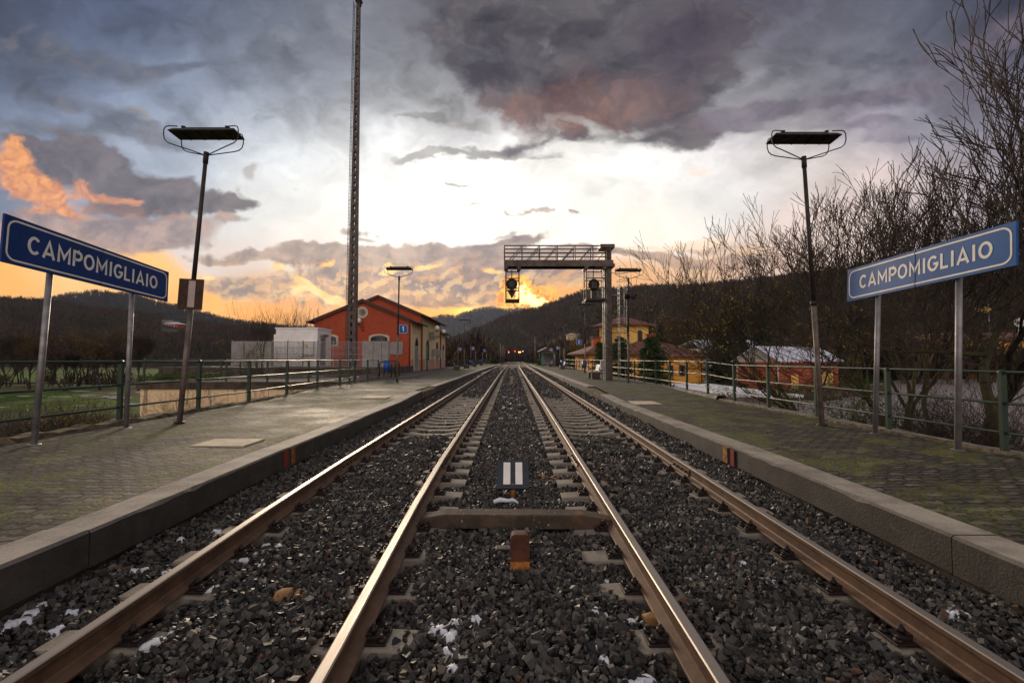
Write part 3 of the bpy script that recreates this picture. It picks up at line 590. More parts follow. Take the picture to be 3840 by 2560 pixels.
JL = [-2.9, .7, 3.72, 7.15, 10.8, 14.4, 17.9]+[17.9+3.1*k for k in range(1, 34)]
JR = [-2.9, .3, 3.64, 7.3, 11.0, 14.8, 18.0, 21.3]+[21.3+3.1*k for k in range(1, 30)]
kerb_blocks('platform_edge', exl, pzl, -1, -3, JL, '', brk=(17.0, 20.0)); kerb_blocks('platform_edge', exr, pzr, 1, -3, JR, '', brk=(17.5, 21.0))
YEL, YER = JL[-1], JR[-1]
# painted marks on the kerb faces
b = MB()
for y0, y1, c in ((6.95, 7.10, 0), (7.2, 7.32, 1)):
    x = float(exl(y0))+.015; b.quad((x, y0, pzl(y0)-.025), (x, y1, pzl(y1)-.025), (x, y1, pzl(y1)-.29), (x, y0, pzl(y0)-.29), c)
tag(b.build('kerb_paint', ['cabler', 'rustorange']), kind='structure')
b = MB()
for y0, y1, c in ((7.12, 7.24, 0), (7.34, 7.50, 1)):
    x = float(exr(y0))-.017; b.quad((x, y1, pzr(y1)-.03), (x, y0, pzr(y0)-.03), (x, y0, pzr(y0)-.29), (x, y1, pzr(y1)-.29), c)
tag(b.build('kerb_paint', ['cabler', 'rustorange']), kind='structure')
# kerb walls under the railings
def kerb_wall(x, sgn, zt, y0, y1, step, mats, label, rough):
    b = MB(); ys = np.arange(y0, y1+.01, step); w = .34; pr = []
    for y in ys:
        j = lambda s: (random.random()-.5)*s
        z = zt(y)+j(rough); p = [(x+sgn*j(rough), y, -.1), (x+sgn*(j(rough)*.8), y, z-.10+j(rough)*.7), (x+sgn*.05+j(rough)*.4, y, z), (x+sgn*w, y, z+j(rough)*.4), (x+sgn*w, y, -.9)]
        pr.append(p)
    vs = sum(pr, []); fs = []
    for i in range(len(ys)-1):
        for k in range(4):
            f = (i*5+k, i*5+k+1, i*5+5+k+1, i*5+5+k); fs.append(f if sgn > 0 else f[::-1])
    b.add(vs, fs); o = b.build('low_kerb_wall', mats); return tag(o, label, 'kerb wall')
kerb_wall(XL, -1, czl, -3, 27.3, .16, ['rough'], 'crumbling mossy stone kerb wall along the left platform railing', .06)
kerb_wall(XR, 1, lambda y: .25, -3, 15.65, .3, ['conc'], 'low concrete kerb wall under the near right platform railing', .018)
kerb_wall(XR, 1, lambda y: .345+.002*(y-15), 15.72, 90, .5, ['conc'], 'higher concrete kerb wall under the far right platform railing', .018)
b = MB()                                          # cracked mortar course showing below the slab on the near right
ys = np.arange(-3, 15.6, .1); vs = []
for y in ys: vs += [(XR-.05-.05*random.random(), y, float(pzr(y))+.025), (XR-.012-.03*random.random(), y, float(pzr(y))+.06+.02*random.random())]
b.add(vs, [(2*i, 2*i+1, 2*i+3, 2*i+2) for i in range(len(ys)-1)]); tag(b.build('kerb_debris', ['rough']), kind='structure')
# raised court in front of the station
b = MB(); fp = [(-7.1, 27.4), (-6.45, 29), (-6.7, 35), (-6.6, 47), (-6.4, 62), (-6.0, 75), (-26, 75), (-26, 44), (-10.2, 43), (-9.4, 34.8), (-8.2, 27.4)]
b.prism([(x, y, -.8) for x, y in fp], (0, 0, 1.24)); tag(b.build('station_forecourt', ['asphalt']), kind='structure')
# access covers let into the paving
for (qs, lb) in (([(476,1012),(506,1004),(573,1006),(548,1016)], 'pale square cover in the left platform paving, nearest one'), ([(836,910),(852,905),(899,906),(884,912)], 'pale square cover in the left platform paving, in front of the station'),
                 ([(1448,910),(1494,909.5),(1516,914),(1462,916)], 'pale square cover in the right platform paving'),):
    c = [onZ(x, y, .28 if x < 1176 else .215) for x, y in qs]
    if x < 1176 and qs[0][0] > 800: c = [onZ(x, y, .345) for x, y in qs]
    cx = sum(v.x for v in c)/4; cy = sum(v.y for v in c)/4; f = pzl if cx < 0 else pzr
    zz = float(f(cy))+(.055*(cx-float(exl(cy)))/(XL-float(exl(cy))) if cx < 0 else .03*(cx-3.8)/3.2)
    w, d = .42, max(.3, min(.5, (max(v.y for v in c)-min(v.y for v in c))/2))
    b = MB().box(-w, w, -d, d, -.05, .010, b=.004); tag(b.build('access_cover', ['stone'], loc=(cx, cy, zz)), lb, 'cover', 'access covers in the paving')
# ---------------------------------------------------------------- rails
PR = [(-.036,-.006),(-.028,0),(.028,0),(.036,-.006),(.036,-.032),(.030,-.042),(.009,-.052),(.008,-.125),(.014,-.137),(.07,-.155),(.075,-.160),(.075,-.172),(-.075,-.172),(-.075,-.160),(-.07,-.155),(-.014,-.137),(-.008,-.125),(-.009,-.052),(-.030,-.042),(-.036,-.032)]
def rail(name, c, off, label):
    ys = np.concatenate([np.arange(-3, 20, .5), np.arange(20, 130, 2.5), np.arange(130, 420, 10)]); n = len(PR); vs = []; b = MB()
    for y in ys:
        x0 = float(c(y))+off; z0 = float(zr(y)); vs += [(x0+px, y, z0+pz) for px, pz in PR]
    for k in range(n):
        fs = [(i*n+(k+1) % n, i*n+k, (i+1)*n+k, (i+1)*n+(k+1) % n) for i in range(len(ys)-1)]
        b.f += fs; b.mi += [1 if k in (0, 1, 2) else 0]*len(fs); b.sm += [False]*len(fs)
    b.v = vs; o = b.build(name, ['railside', 'railhead']); return tag(o, label, 'rail')
R1 = rail('rail', cl, -G2, 'rusty rail nearest the left platform'); R2 = rail('rail', cl, G2, 'inner rail of the left track, left of the striped board')
R3 = rail('rail', cr, -G2, 'inner rail of the right track, right of the striped board'); R4 = rail('rail', cr, G2, 'rusty rail nearest the right platform')
# fishplates with bolts where the rail ends meet
def fishplate(c, off, side, y, par):
    b = MB(); x = float(c(y))+off; z = float(zr(y))
    for k in (-1, 1):
        b.prism([(x+k*.011, y-.32, z-.05), (x+k*.026, y-.32, z-.06), (x+k*.026, y-.32, z-.125), (x+k*.05, y-.32, z-.142), (x+k*.012, y-.32, z-.138)][::k], (0, .64, 0), 0)
        for i in range(4): yy = y-.24+.16*i; b.tube([(x+k*.02, yy, z-.09), (x+k*.055, yy, z-.09)], .015, 6, 1)
    o = b.build('fishplate', ['railside', 'bolt']); o.parent = par
for c, off, y, par in ((cl, G2, 7.4, R2), (cr, -G2, 7.5, R3), (cr, G2, 6.9, R4), (cl, -G2, 7.2, R1)): fishplate(c, off, 1, y, par)
# ---------------------------------------------------------------- sleepers
def sleeper_mesh():
    b = MB(); xs = [-1.17, -.95, -.75, -.5, -.25, 0, .25, .5, .75, .95, 1.17]; pr = []
    for x in xs:
        t = min(1, max(0, (abs(x)-.3)/.3)); h = -.055*(1-t)-(.012 if abs(x) > 1.1 else 0); w = .14-.02*(1-t)
        pr.append([(x, -w, -.22), (x, -w+.02, h-.012), (x, -w+.035, h), (x, w-.035, h), (x, w-.02, h-.012), (x, w, -.22)])
    vs = sum(pr, []); fs = [(i*6+k, i*6+6+k, i*6+6+(k+1) % 6, i*6+(k+1) % 6) for i in range(len(xs)-1) for k in range(6)]
    fs += [(0,1,2,3,4,5), tuple(range(len(vs)-1, len(vs)-7, -1))]; return b.add(vs, [f[::-1] for f in fs])
def fastening_mesh():
    b = MB(); b.box(-.20, .20, -.085, .085, 0, .014, b=.003)
    for s in (-1, 1):
        b.box(s*.115-.045, s*.115+.045, -.05, .05, .014, .036, b=.006); b.box(s*.085-.018, s*.085+.018, -.045, .045, .030, .052, b=.004)
        b.tube([(s*.105,0,.03),(s*.105,0,.088)], .014, 6); b.tube([(s*.105,0,.045),(s*.105,0,.068)], .026, 6)
        for t in (-.055, .055): b.tube([(s*.168,t,.012),(s*.168,t,.032)], .025, 8); b.tube([(s*.168,t,.03),(s*.168,t,.055)], .014, 4)
    return b
sl0 = sleeper_mesh().build('concrete_sleeper', ['sleeper'])
fa = fastening_mesh().build('rail_fastening', ['bolt'], sl0, (-G2, 0, .001)); fb_ = dup(fa, sl0); fb_.location.x = G2
ysl = np.arange(-.9, 130, .6)+.22; made = []
far = MB()
for side, c in (('left', cl), ('right', cr)):
    for k, y in enumerate(ysl):
        y = float(y+random.uniform(-.015, .015)); x = float(c(y)); z = float(zr(y))-.187
        if k < 150:
            if made:
                o = sl0.copy(); COL.objects.link(o)
                if y < 62:
                    for ch in (fa, fb_): q = ch.copy(); COL.objects.link(q); q.parent = o
            else: o = sl0
            made.append(o); o.location = (x, y, z); o.rotation_euler.z = random.uniform(-.008, .008)
            near = k < 3
            tag(o, 'pale concrete sleeper bolted under the rails of the %s track, half sunk in ballast' % side, 'sleeper', 'sleepers of the %s track' % side)
        else: far.box(x-1.17, x+1.17, y-.12, y+.12, z-.1, z)
tag(far.build('distant_sleepers', ['sleeper']), kind='stuff')
# ---------------------------------------------------------------- ballast stones
def ico():
    t = (1+5**.5)/2; v = np.array([(-1,t,0),(1,t,0),(-1,-t,0),(1,-t,0),(0,-1,t),(0,1,t),(0,-1,-t),(0,1,-t),(t,0,-1),(t,0,1),(-t,0,-1),(-t,0,1)], float); v /= np.linalg.norm(v[0])
    f = np.array([(0,11,5),(0,5,1),(0,1,7),(0,7,10),(0,10,11),(1,5,9),(5,11,4),(11,10,2),(10,7,6),(7,1,8),(3,9,4),(3,4,2),(3,2,6),(3,6,8),(3,8,9),(4,9,5),(2,4,11),(6,2,10),(8,6,7),(9,8,1)]); return v, f
IV, IF = ico()
CV = np.array([(x, y, z) for z in (-1, 1) for y in (-1, 1) for x in (-1, 1)], float); CF = np.array([(0,2,3),(0,3,1),(4,5,7),(4,7,6),(0,1,5),(0,5,4),(1,3,7),(1,7,5),(3,2,6),(3,6,7),(2,0,4),(2,4,6)])
protos = []
for k in range(28):
    v = (CV+RND.uniform(-.32, .32, (8, 3)))*.78; tp_ = RND.uniform(.35, 1.0); v[CV[:, 2] > 0, :2] *= tp_; v = v*np.array([RND.uniform(.95,1.45), RND.uniform(.7,1.0), RND.uniform(.5,.85)])
    for _ in range(2):                            # clip by random planes: broken-stone faces
        n = RND.normal(size=3); n /= np.linalg.norm(n); d = v@n; mx = d.max()*RND.uniform(.5,.8); v -= np.outer(np.clip(d-mx, 0, None), n)
    protos.append(v)
protos = np.array(protos)
def scatter(x, y, z, size, tilt=1.0):
    n = len(x); pr = protos[RND.randint(0, len(protos), n)]
    q = RND.normal(size=(n, 4)); q[:, 1:3] *= tilt; q /= np.linalg.norm(q, axis=1)[:, None]
    w, a, b, c = q.T
    R = np.stack([1-2*(b*b+c*c), 2*(a*b-c*w), 2*(a*c+b*w), 2*(a*b+c*w), 1-2*(a*a+c*c), 2*(b*c-a*w), 2*(a*c-b*w), 2*(b*c+a*w), 1-2*(a*a+b*b)], -1).reshape(n, 3, 3)
    V = np.einsum('nij,nkj->nki', R, pr*size[:, None, None])+np.stack([x, y, z], -1)[:, None]
    Fc = (CF[None]+np.arange(n)[:, None, None]*8); return V.reshape(-1, 3), Fc.reshape(-1, 3)
def surf(x, y):
    L_, R_ = cl(y), cr(y); dl = np.abs(x-L_); dr = np.abs(x-R_); d = np.minimum(dl, dr)
    z = zr(y)-.212-.022*np.exp(-((d-G2)/.16)**2)
    z = z+np.where(np.abs(x) < .6, .035*np.interp(y, [4.4, 5.5], [1, .4]), 0)       # between the tracks
    wn_ = np.clip((y-9)/2, 0, 1)*np.clip((22-y)/3, 0, 1); z = z-.075*wn_*(d < 1.0)-.035*((d >= .8) & (np.abs(x) < 1.3) & (y > 5.2))
    z = z+.012*np.sin(x*7+y*3.1)+.012*np.sin(y*5.3-x*2.7)
    edge = np.minimum(np.abs(x-exl(y)), np.abs(x-exr(y))); z = z+.05*np.clip(.35-edge, 0, .35)/.35
    mid = (d < .46); z = z+np.where(mid & (wn_ < .5), .010, 0)
    return z, d
def layer_stones(y0, y1, sp, s0, s1, nl):
    out = []
    for l in range(nl):
        ys = np.arange(y0, y1, sp); xs = np.arange(-3.55, 3.6, sp); X, Y = np.meshgrid(xs, ys); X = X.ravel()+RND.uniform(-.6, .6, X.size)*sp; Y = Y.ravel()+RND.uniform(-.6, .6, Y.size)*sp
        X = X+xo(Y); ok = (np.abs(X) < Y*1.22+.5) & (X > exl(Y)+.01) & (X < exr(Y)-.01)
        X, Y = X[ok], Y[ok]; z, d = surf(X, Y); S = RND.uniform(s0, s1, len(X))*RND.choice([1, 1, 1, 1.5, 1.15, .5, .65, .8], len(X))
        # leave sleepers and rail feet showing
        ph = ((Y-(-.9+.22)+.3) % .6)-.3; cov = np.sin(X*1.7+Y*.83)+np.sin(Y*.37+X*.5)
        over = (np.abs(ph) < .13) & (d < 1.19)
        midband = (d < .44); outer = ((d > .93))
        buried = np.where(midband, ~((Y > 10.2) & (Y < 20.5)), False)
        nearb = np.where(Y < 4.9, np.where(outer, cov > .15, cov > -.6), cov > 1.15)
        nearb = nearb & (np.abs(d-G2) > .25); show = over & ~buried & ~nearb
        z = np.where(show, z-.10, z+np.where(over & (buried | nearb), .022, 0))
        foot = np.abs(d-G2) < .095; z = np.where(foot, z-.03, z); keep = ~(foot & (np.abs(d-G2) < .05)) & ~(np.abs(d-G2) < .036+S)
        keep |= (Y > 14) & ~foot
        lone = (X > -1.05) & (X < 1.05) & (np.abs(Y-4.80) < .14); keep &= ~lone
        post = (np.abs(X-.065) < .07) & (np.abs(Y-3.60) < .04); keep &= ~post
        X, Y, z, S = X[keep], Y[keep], z[keep], S[keep]
        z = z+(l*.017 if nl > 1 else 0)-.012+RND.uniform(-.010, .012, len(X)); out.append(scatter(X, Y, z, S))
    return out
parts = layer_stones(1.1, 6.5, .038, .018, .029, 2)+layer_stones(6.5, 15, .048, .023, .034, 2)+layer_stones(15, 34, .074, .036, .052, 1)+layer_stones(34, 75, .15, .055, .085, 1)
off = 0; VV = []; FF = []
for v_, f_ in parts: VV.append(v_); FF.append(f_+off); off += len(v_)
tag(np_mesh('ballast', np.concatenate(VV), np.concatenate(FF), 'stonem'), kind='stuff')
del VV, FF, parts
# old snow left between the stones
def snow_patch(b, x, y, r, zoff=0.018, thick=.012):
    n = 40; z = float(surf(np.array(x), np.array(y))[0])+zoff; ph = random.random()*9; pts = []
    for i in range(n):
        a = 2*PI*i/n; rr = r*(.66+.24*math.sin(2*a+ph)+.2*math.sin(3*a+ph*2)+.10*math.sin(7*a+ph*3)); pts.append((x+rr*math.cos(a), y+rr*math.sin(a)*1.0))
    vs = [(x, y, z+thick*.6)]+[(x+(p-x)*.6, y+(q-y)*.6, z+thick*(.3+.6*random.random())) for p, q in pts]+[(p, q, z-.035) for p, q in pts]
    fs = [(0, 1+i, 1+(i+1) % n) for i in range(n)]+[(1+i, 1+n+i, 1+n+(i+1) % n, 1+(i+1) % n) for i in range(n)]
    b.add(vs, fs, 0, True)
b = MB()
for px, py, r in [(35,1438,.07),(75,1418,.05),(90,1405,.04),(130,1448,.055),(165,1412,.05),(360,1478,.085),(400,1458,.05),(405,1405,.02),(490,1357,.07),(520,1352,.035),(575,1275,.05),(560,1290,.04),(600,1295,.03),(600,1305,.03),(415,1245,.045),(330,1310,.035),(380,1315,.03),(310,1315,.04),(500,1225,.05),(620,1205,.035),(640,1255,.05),(545,1185,.03),
                  (905,1452,.05),(950,1455,.05),(985,1445,.035),(1010,1452,.06),(1035,1470,.06),(1045,1440,.045),(1090,1433,.035),(1100,1440,.02),(995,1350,.03),(925,1347,.035),(970,1341,.025),(1000,1280,.025),(1030,1278,.025),(1035,1510,.05),(1050,1525,.03),(1040,1550,.04),
                  (1368,1423,.04),(1390,1420,.02),(1450,1432,.03),(1475,1560,.07),(1440,1565,.05),(1390,1528,.03),(1370,1500,.02),(1395,1332,.02),(1628,1334,.04),(1585,1340,.03),(1705,1300,.03),(1780,1345,.03),(2200,1412,.06),(2180,1410,.03),(1395,1330,.02),(700,1170,.03),(610,1250,.04),(800,1080,.04),(620,1090,.05)]:
    p = onZ(px, py, -.18); snow_patch(b, p.x, p.y, r*1.45)
for k in range(26): y = 13+random.random()*8; snow_patch(b, random.uniform(-.45, .35), y, random.uniform(.03, .10))
for k in range(30): y = random.uniform(40, 95); snow_patch(b, float(cl(y))-G2-.35+random.uniform(-.2, .15), y, random.uniform(.1, .3), .03, .06)
tag(b.build('old_snow', ['snow']), kind='stuff')
# ---------------------------------------------------------------- things between the tracks
b = MB(); xs = [-1.00, -.74, .70, .98]; hh = [.065, .115, .115, .06]; ww = [.10, .13, .13, .10]; vs = []
for x, h, w in zip(xs, hh, ww): vs += [(x, -w, 0), (x, -w*.82, h), (x, -w*.72, h+.012), (x, w*.72, h+.012), (x, w*.82, h), (x, w, 0)]
fs = [(i*6+k, i*6+6+k, i*6+6+(k+1) % 6, i*6+(k+1) % 6) for i in range(3) for k in range(6)]+[(0,1,2,3,4,5), (23,22,21,20,19,18)]
b.add(vs, [f[::-1] for f in fs]); o = b.build('loose_sleeper', ['lichen'], loc=(.045, 4.86, -.150)); o.rotation_euler.z = -.018
tag(o, 'brown lichen-spotted concrete sleeper lying loose across the gap between the two tracks', 'sleeper')
b = MB(); w, d, h = .078, .05, .335
prof = [(-w,0),(-w,h-.03),(-w+.012,h-.008),(-w+.03,h),(w-.03,h),(w-.012,h-.008),(w,h-.03),(w,0)]
b.prism([(x, -d, z+.07) for x, z in prof if z > .0]+[(w,-d,.07),(-w,-d,.07)] if False else [(x, -d, max(z, .12)) for x, z in prof[::-1]], (0, 2*d, 0), 0)
b.prism([(x, -d+.001, z) for x, z in ((-w,-.05),(w,-.05),(w,.119),(-w,.119))], (0, 2*d-.002, 0), 1)
p = onZ(1194, 1312, -.19)
o = b.build('rusty_post', ['rustbox', 'rustorange'], loc=(p.x, p.y-.05, -.185)); tag(o, 'stubby square red-brown rusty post with an orange foot in the ballast', 'post')
b = MB().box(-.07, .07, -.05, .05, 0, .085, b=.01); p = onZ(1156, 1275, -.16); tag(b.build('junction_box', ['black'], loc=(p.x, p.y+.05, -.19)), 'small black box beside the stubby rusty post', 'box')
# striped board on a short post
rt = empty('shunting_board', (float((1178-1176)/FP*5.9), 5.85, -.18), 'dark tilted board with two white vertical bars on a short rusty post', 'trackside sign')
Mx = Matrix.Translation((0, 0, .12)) @ Matrix.Rotation(math.radians(-42), 4, 'X')
b = MB().box(-.205, .205, -.008, .008, 0, .40, M=Mx); b.box(-.205, .205, -.03, .008, -.012, 0, M=Mx); b.build('board', ['slate'], rt)
for s in (-1, 1): MB().box(s*.078-.045, s*.078+.045, -.0125, -.0085, .055, .365, M=Mx).build('white_bar', ['white'], rt)
b = MB().tube([(0, .03, 0), (0, .06, .17)], .032, 10); b.build('post', ['rustorange'], rt)
b = MB(); b.tube([(-.18,-.12,.02),(-.10,-.11,.045),(0,-.10,.03),(.05,-.10,.04),(.09,-.10,.025),(.12,-.13,.01)], [.022,.03,.022,.026,.018,.008], 8)
tag(b.build('snow_lump', ['snow'], loc=(float(-8/FP*5.8), 5.72, -.17)), 'curved lump of white snow at the foot of the two-bar board', 'snow')
# black and white ringed marker
rt = empty('marker_post', (float(-1/FP*25.5), 25.5, float(zr(25.5))-.19), 'small black and pale striped marker post far down between the tracks', 'marker')
b = MB().box(-.075, .075, -.02, .02, .18, .72); b.build('board', ['black'], rt); b = MB()
for k in range(4):
    z = .20+k*.12; b.prism([(-.074, -.0235, z), (.074, -.0235, z+.065), (.074, -.0235, z+.12), (-.074, -.0235, z+.055)], (0, .003, 0))
b.build('stripes', ['pinkwhite'], rt); MB().tube([(0,0,0),(0,0,.2)], .02, 8).build('stem', ['rustbox'], rt)
# small stones out of the ordinary
for (px, py, s, mt, lb) in ((655,1362,.05,'brownrock','ochre broken stone on the ballast right of the left rail'),(690,1358,.04,'brownrock','smaller flat ochre stone beside the broken one'),(1492,1420,.05,'brownrock','pinkish rounded stone between the rails of the right track')):
    p = onZ(px, py, -.15); v_ = protos[RND.randint(24)]*s; o = np_mesh('loose_stone', v_*1.2, CF, mt, loc=(p.x, p.y, -.155)); tag(o, lb, 'stone')
# cables
def cable(pts, r, mt, lb):
    P = [onZ(x, y, -.165) for x, y in pts]; Q = []
    for i in range(len(P)-1):
        p0, p1, p2, p3 = P[max(i-1,0)], P[i], P[i+1], P[min(i+2,len(P)-1)]
        for t in np.linspace(0, 1, 7)[:-1]: Q.append(.5*((2*p1)+(p2-p0)*t+(2*p0-5*p1+4*p2-p3)*t*t+(3*p1-p0-3*p2+p3)*t**3)+Vector((0,0,.012*math.sin(i*2+t*3))))
    Q.append(P[-1]); tag(MB().tube(Q, r, 6).build('cable', [mt]), lb, 'cable')
cable([(835,1075),(880,1078),(935,1081),(990,1073)], .010, 'black', 'black cable crossing the left track just beyond the sleeper ends')
cable([(838,1070),(900,1074),(950,1070),(985,1066)], .006, 'cableo', 'orange cable crossing between the rails of the left track')
cable([(768,1076),(810,1082),(850,1100),(900,1092),(960,1098)], .005, 'cabler', 'thin red cable inside the left track')
cable([(870,1062),(925,1063),(905,1078),(895,1090),(930,1102),(970,1103)], .005, 'black', 'looping thin black cable inside the left track')
cable([(1232,1093),(1270,1063),(1320,1062),(1350,1068)], .005, 'cabler', 'thin red cable rising to the inner right rail')
cable([(1236,1092),(1275,1100),(1310,1112),(1345,1104)], .006, 'cableo', 'orange cable sagging to the inner right rail')
cable([(1395,1101),(1450,1106),(1500,1100),(1560,1098)], .009, 'black', 'black cable across the right track')
cable([(1430,1058),(1460,1075),(1478,1090)], .006, 'cableg', 'short pale grey wire inside the right track')
cable([(1365,1097),(1420,1112),(1500,1105),(1568,1092)], .005, 'cabler', 'thin red cable inside the right track')
# foot crossing at the far end of the platforms
b = MB(); y = 100.0
for x0, x1 in ((float(cl(y))-2.2, float(cl(y))-.83), (float(cl(y))-.65, float(cl(y))+.65), (float(cl(y))+.85, float(cr(y))-.85), (float(cr(y))-.65, float(cr(y))+.65), (float(cr(y))+.83, float(cr(y))+1.6)):
    b.box(x0, x1, y, y+2.2, float(zr(y))-.3, float(zr(y))-.012)
tag(b.build('foot_crossing', ['stone']), kind='structure')

# ---------------------------------------------------------------- lettering
def arc(cx, cy, rx, ry, a0, a1, n=12): return [(cx+rx*math.cos(math.radians(a0+(a1-a0)*i/n)), cy+ry*math.sin(math.radians(a0+(a1-a0)*i/n))) for i in range(n+1)]
GL = {'C': (.74, [arc(.38,.5,.30,.42,42,318,20)]), 'A': (.80, [[(.08,0),(.40,.94),(.72,0)], [(.20,.27),(.60,.27)]]), 'M': (.90, [[(.11,0),(.11,.92),(.45,.30),(.79,.92),(.79,0)]]),
      'P': (.66, [[(.10,0),(.10,.92),(.36,.92)]+arc(.36,.68,.24,.24,90,-90,10)+[(.10,.44)]]), 'O': (.80, [arc(.40,.5,.31,.42,0,360,26)]), 'I': (.30, [[(.15,0),(.15,1)]]),
      'G': (.76, [arc(.38,.5,.30,.42,45,330,20)+[(.68,.36),(.68,.46),(.42,.46)]]), 'L': (.56, [[(.10,1),(.10,.08),(.54,.08)]]),
      '1': (.45, [[(.06,.74),(.27,.94),(.27,0)]]), '2': (.66, [arc(.33,.68,.24,.24,165,-35,12)+[(.10,.08),(.62,.08)]])}
def ribbon(b, pts, w, closed, M, z, mi=0):
    n = len(pts); vs = []
    for i, p in enumerate(pts):
        a = pts[i-1] if i > 0 else (pts[-2] if closed else None); c = pts[i+1] if i < n-1 else (pts[1] if closed else None)
        d1 = (Vector(p)-Vector(a)).normalized() if a is not None else None; d2 = (Vector(c)-Vector(p)).normalized() if c is not None else None
        d1 = d1 or d2; d2 = d2 or d1; n1 = Vector((-d1.y, d1.x)); n2 = Vector((-d2.y, d2.x)); m = (n1+n2).normalized(); k = min(1/max(m.dot(n1), .35), 2.2)
        q = Vector(p); 
        for s in (-1, 1): e = q+m*s*w/2*k; vs.append(M(e.x, e.y, z))
    return b.add(vs, [(2*i, 2*i+2, 2*i+3, 2*i+1) for i in range(n-1)], mi)
def text_ribbons(b, txt, M, x0, y0, h, width=None, sw=.165, gap=.10, mi=0):
    tot = sum(GL[c][0] for c in txt)+gap*(len(txt)-1); s = (width/tot) if width else h; x = x0
    for c in txt:
        adv, st = GL[c]
        for k, pl in enumerate(st):
            pts = [(x+px*s, y0+py*h) for px, py in pl]
            if c in 'IL1': pts = pts
            closed = c == 'O'
            ribbon(b, pts, sw*h, closed, M, .0035+.0006*k, mi)
        x += (adv+gap)*s
def rrect(x0, x1, y0, y1, r, n=6):
    p = []
    for cx, cy, a in ((x1-r, y1-r, 0), (x0+r, y1-r, 90), (x0+r, y0+r, 180), (x1-r, y0+r, 270)): p += arc(cx, cy, r, r, a, a+90, n)
    return p+[p[0]]
def station_sign(X, corners, sgn, mat, label, posts, tcol):
    TL, TR, BR, BL = [onX(x, y, X) for x, y in corners]    # as read from the track
    ex = ((TR-TL)+(BR-BL))/2; Lh = ex.length
    nrm = Vector((-sgn, 0, 0)) if sgn > 0 else Vector((1, 0, 0))
    H = ((TL-BL).length+(TR-BR).length)/2
    def M(u, v, z): p = (BL*(1-u)+BR*u)*(1-v)+(TL*(1-u)+TR*u)*v; return p+nrm*z
    rt = empty('station_name_sign', (0,0,0), label, 'station sign', 'station name signs')
    b = MB(); q = [M(0,0,0), M(1,0,0), M(1,1,0), M(0,1,0)]; b.prism(q, -nrm*.035, 0); b.build('panel', [mat], rt)
    A = lambda x, y, z: M(x/Lh, y/H, z)
    b = MB(); ribbon(b, rrect(.055, Lh-.055, .055, H-.055, .12), .026, True, A, .003); b.build('border', [tcol], rt)
    b = MB(); text_ribbons(b, 'CAMPOMIGLIAIO', A, Lh*.105, H*.315, H*.40, Lh*.80); b.build('lettering', [tcol], rt)
    b = MB(); b.prism([A(Lh*.5-.003, 0, .0022), A(Lh*.5+.003, 0, .0022), A(Lh*.5+.003, H, .0022), A(Lh*.5-.003, H, .0022)], nrm*.004); b.build('panel_joint', ['slate'], rt)
    b = MB()
    for v in (.22, .78): b.bar(M(.03, v, -.06), M(.97, v, -.06), .04, .05)
    b.build('back_rail', ['galv'], rt)
    for (bx, by), (tx, ty) in posts:
        xp = X+sgn*.085; a = onX(bx, by, xp); c = onX(tx, ty-30, xp); zb = float(pzl(a.y))+.04 if X < 0 else float(pzr(a.y))+.015
        k = (zb-a.z)/(c.z-a.z); a = a+(c-a)*k; b = MB().tube([a-(c-a).normalized()*.06, c], .042, 14); b.tube([a-Vector((0,0,.02)), a+Vector((0,0,.012))], .09, 12); b.build('post', ['galv'], rt)
    return rt
station_sign(-7.32, [(12,490),(388,625),(385,693),(2,600)], -1, 'blue', 'shaded blue CAMPOMIGLIAIO name sign on two leaning posts, left platform', [((78,1022),(117,632)), ((289,986),(304,680))], 'white')
station_sign(6.60, [(1947,620),(2333,507),(2334,609),(1946,693)], 1, 'bluelit', 'sunlit blue CAMPOMIGLIAIO name sign in front of bare trees, right platform', [((2010,997),(2018,685)), ((2200,1036),(2203,642))], 'white')
# ---------------------------------------------------------------- railings
def railing(pts, tops, label, name='green_railing', posth=None, nr=3, par=None, group=None, fr=(0, .39, .76)):
    rt = empty(name, (0,0,0), label, 'railing', group)
    for (x, y, z), t in zip(pts, tops):
        b = MB(); w = .042; b.box(x-w, x+w, y-.028, y+.028, z-.03, t-.02)
        b.tube([(x, y-.03, t-.022), (x, y+.03, t-.022)], .042, 12); b.build('post', ['green'], rt)
    for k in range(nr):
        b = MB(); P = [(p[0], p[1], p[2]+(t-p[2])*(1-fr[k])-.015+(random.random()-.5)*.006) for p, t in zip(pts, tops)]; b.tube(P, .021, 8, sm=True); b.build('rail_bar', ['greenrail'], rt)
    return rt
ys = [4.7, 6.95, 9.2, 11.5, 13.7, 16.0, 18.5, 20.9, 22.9, 24.9, 26.9]
railing([(XL-.14, y, float(czl(y))) for y in ys], [1.545+.0006*y for y in ys], 'dark green three-bar railing along the left platform kerb')
ys = [.7, 2.65, 4.66, 6.67, 8.70, 10.74, 12.75]+[14.7+1.99*k for k in range(25)]
railing([(XR+.14, y, czr(y)) for y in ys], [czr(y)+1.165+.002*max(0, y-15) for y in ys], 'long dark green three-bar railing along the right platform kerb')
